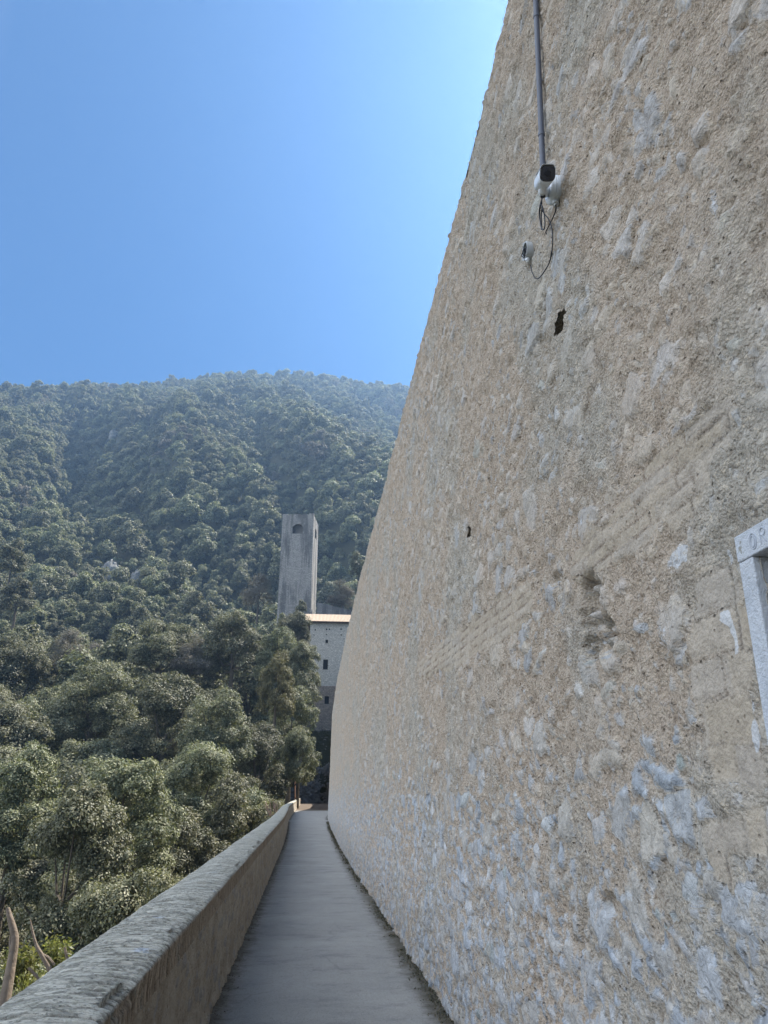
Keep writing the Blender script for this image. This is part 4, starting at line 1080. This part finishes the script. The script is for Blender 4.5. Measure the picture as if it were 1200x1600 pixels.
cx = N.new('ShaderNodeCombineXYZ'); ng.links.new(named('tspin', 'FLOAT'), cx.inputs[2]); ng.links.new(cx.outputs[0], ip.inputs['Rotation'])
c2 = N.new('ShaderNodeCombineXYZ'); ts = named('tsize', 'FLOAT')
for q in range(3): ng.links.new(ts, c2.inputs[q])
ng.links.new(c2.outputs[0], ip.inputs['Scale']); ng.links.new(ip.outputs[0], go.inputs[0])
md = wood.modifiers.new('wood', 'NODES'); md.node_group = ng

# ------------------------------------------------------------------ snags, shrubs and twigs just beyond the parapet
def snag(name, pix, rads, D, label, extra=()):
    o = empty(name, atD(pix[0][0], pix[0][1], D), label, 'dead tree')
    MB().tube(smooth_pts([atD(a, b, D) for a, b in pix], 4), list(np.interp(np.linspace(0, 1, 4 * (len(pix) - 1) + 1), np.linspace(0, 1, len(rads)), rads)), 10).build('trunk', M_SNAG, o, smooth=True)
    for e in extra: MB().tube(smooth_pts([atD(a, b, D) for a, b in e], 4), .018, 6).build('branch', M_SNAG, o, smooth=True)
M_SNAG = mat_simple('grey_brown_bark', (.20, .16, .125), .95, 0, .35, 12, .02)
snag('dead_tree', [(-6, 1640), (2, 1590), (10, 1550), (17, 1510), (23, 1470), (20, 1450), (15, 1432), (12, 1418)], [.075, .07, .065, .055, .048, .042, .034, .02], 11.5, 'thick bare forked trunk rising behind the parapet at the lower left',
     [[(17, 1500), (16, 1480), (17, 1462)], [(4, 1580), (-6, 1560), (-12, 1530)]])
snag('dead_tree', [(92, 1560), (80, 1520), (66, 1494), (56, 1475), (50, 1452), (47, 1436)], [.04, .034, .028, .02, .014, .006], 12.5, 'thin curved bare stem just right of the thick bare trunk',
     [[(67, 1492), (75, 1496), (85, 1508)], [(70, 1540), (52, 1520), (44, 1512)], [(112, 1510), (104, 1494), (101, 1480)]])
SHR = mat_leaf('shrub_leaf', (.08, .10, .03), (.16, .17, .05), (.26, .25, .09), .4, .5)
def shrub(cx, cy, D, w_, h_, n, label, seed):
    r = np.random.RandomState(seed); root = empty('shrub', atD(cx, cy + h_ * .6, D), label, 'shrub', 'sunlit shrubs beyond the parapet')
    P = []; st = MB(); k = D / FPX
    for i in range(16):
        a = r.uniform(-1, 1); b0 = atD(cx + a * w_ * .3, cy + h_ * .9, D + r.uniform(-.2, .2)); tp = atD(cx + a * w_ * .5 + r.uniform(-6, 6), cy - h_ * .5 * r.uniform(.4, 1), D + r.uniform(-.4, .4))
        st.tube([b0, (b0 + tp) / 2 + Vector((r.uniform(-.05, .05), 0, 0)), tp], [.006, .005, .002], 5)
        for q in range(n // 16):
            t = .3 + .72 * r.rand(); P.append(list(b0 + (tp - b0) * t + Vector(r.randn(3) * .07)))
    P = np.array(P); nl = len(P)
    nr = r.randn(nl, 3); nr /= np.linalg.norm(nr, axis=1)[:, None]; t = np.cross(nr, r.randn(nl, 3)); t /= np.linalg.norm(t, axis=1)[:, None]; b = np.cross(nr, t); s = .045 * (.6 + .8 * r.rand(nl))[:, None]
    q = np.stack([P - t * s, P - b * s * .4, P + t * s, P + b * s * .4], 1).reshape(-1, 3)
    me = npmesh('foliage', q, np.arange(4 * nl).reshape(-1, 4)); attr(me, 'lrand', np.repeat(r.rand(nl), 4))
    link('foliage', me, SHR, root); st.build('stems', M_SNAG, root)
shrub(32, 1512, 17.8, 46, 60, 1500, 'yellow green sunlit shrub between the two bare trunks', 1)
shrub(92, 1492, 18.4, 34, 46, 1100, 'yellow green sunlit shrub right of the thin bare stem', 2)
shrub(48, 1540, 17.2, 60, 30, 900, 'low shrub just over the parapet edge at the lower left', 3)
# dry twigs by the bend of the parapet
tw = MB(); r = random.Random(8); c = atY(431, 1266, 44)
for i in range(9):
    a = c + Vector((r.uniform(-.35, .15), r.uniform(-.5, .5), -.3)); b = a + Vector((r.uniform(-.5, .1), 0, r.uniform(.5, .95)))
    tw.tube([a, (a + b) / 2 + Vector((.06 * r.uniform(-1, 1), 0, .05)), b], [.016, .012, .006], 5)
    tw.tube([(a + b) / 2, (a + b) / 2 + Vector((r.uniform(-.2, .2), 0, .25))], [.009, .004], 5)
tag(tw.build('dry_twigs', mat_simple('dry_twig', (.34, .22, .18), .9), None), 'pale dry twigs sticking up beside the bend of the parapet', 'plant')
# slim post at the far end of the parapet
M_POST = mat_simple('orange_lit_wood', (.42, .22, .12), .85)  # orange sunlight on the post put into its base colour
pe = atY(461, 1247, 130.5)
po = empty('fence_post', pe, 'slim post coloured orange as if sunlit at the far end of the parapet', 'post')
tpz = atY(461, 1216, 130.5)
MB().tube([pe + Vector((0, 0, -1.2)), pe, (pe + tpz) / 2, tpz], [.13, .12, .10, .09], 8).build('post_shaft', M_POST, po, smooth=True)
MB().tube([pe + Vector((0, 0, .15)), pe + Vector((.45, 0, -.25)), pe + Vector((.95, -1, -.35))], .09, 6).build('brace', M_POST, po, smooth=True)

# ------------------------------------------------------------------ haze
hz = MB().box(-1450, 1450, -950, 1550, -75, 640).build('haze', None, None); hz['kind'] = 'stuff'; hz['label'] = 'thin blue haze filling the air over the valley and mountain'; hz['category'] = 'haze'
hm = bpy.data.materials.new('haze'); hm.use_nodes = True; hm.node_tree.nodes.clear()
ho = hm.node_tree.nodes.new('ShaderNodeOutputMaterial'); hv = hm.node_tree.nodes.new('ShaderNodeVolumePrincipled')
hv.inputs['Color'].default_value = (.38, .62, 1, 1); hv.inputs['Density'].default_value = .00032; hv.inputs['Anisotropy'].default_value = .6
hm.node_tree.links.new(hv.outputs[0], ho.inputs['Volume']); hz.data.materials.append(hm)
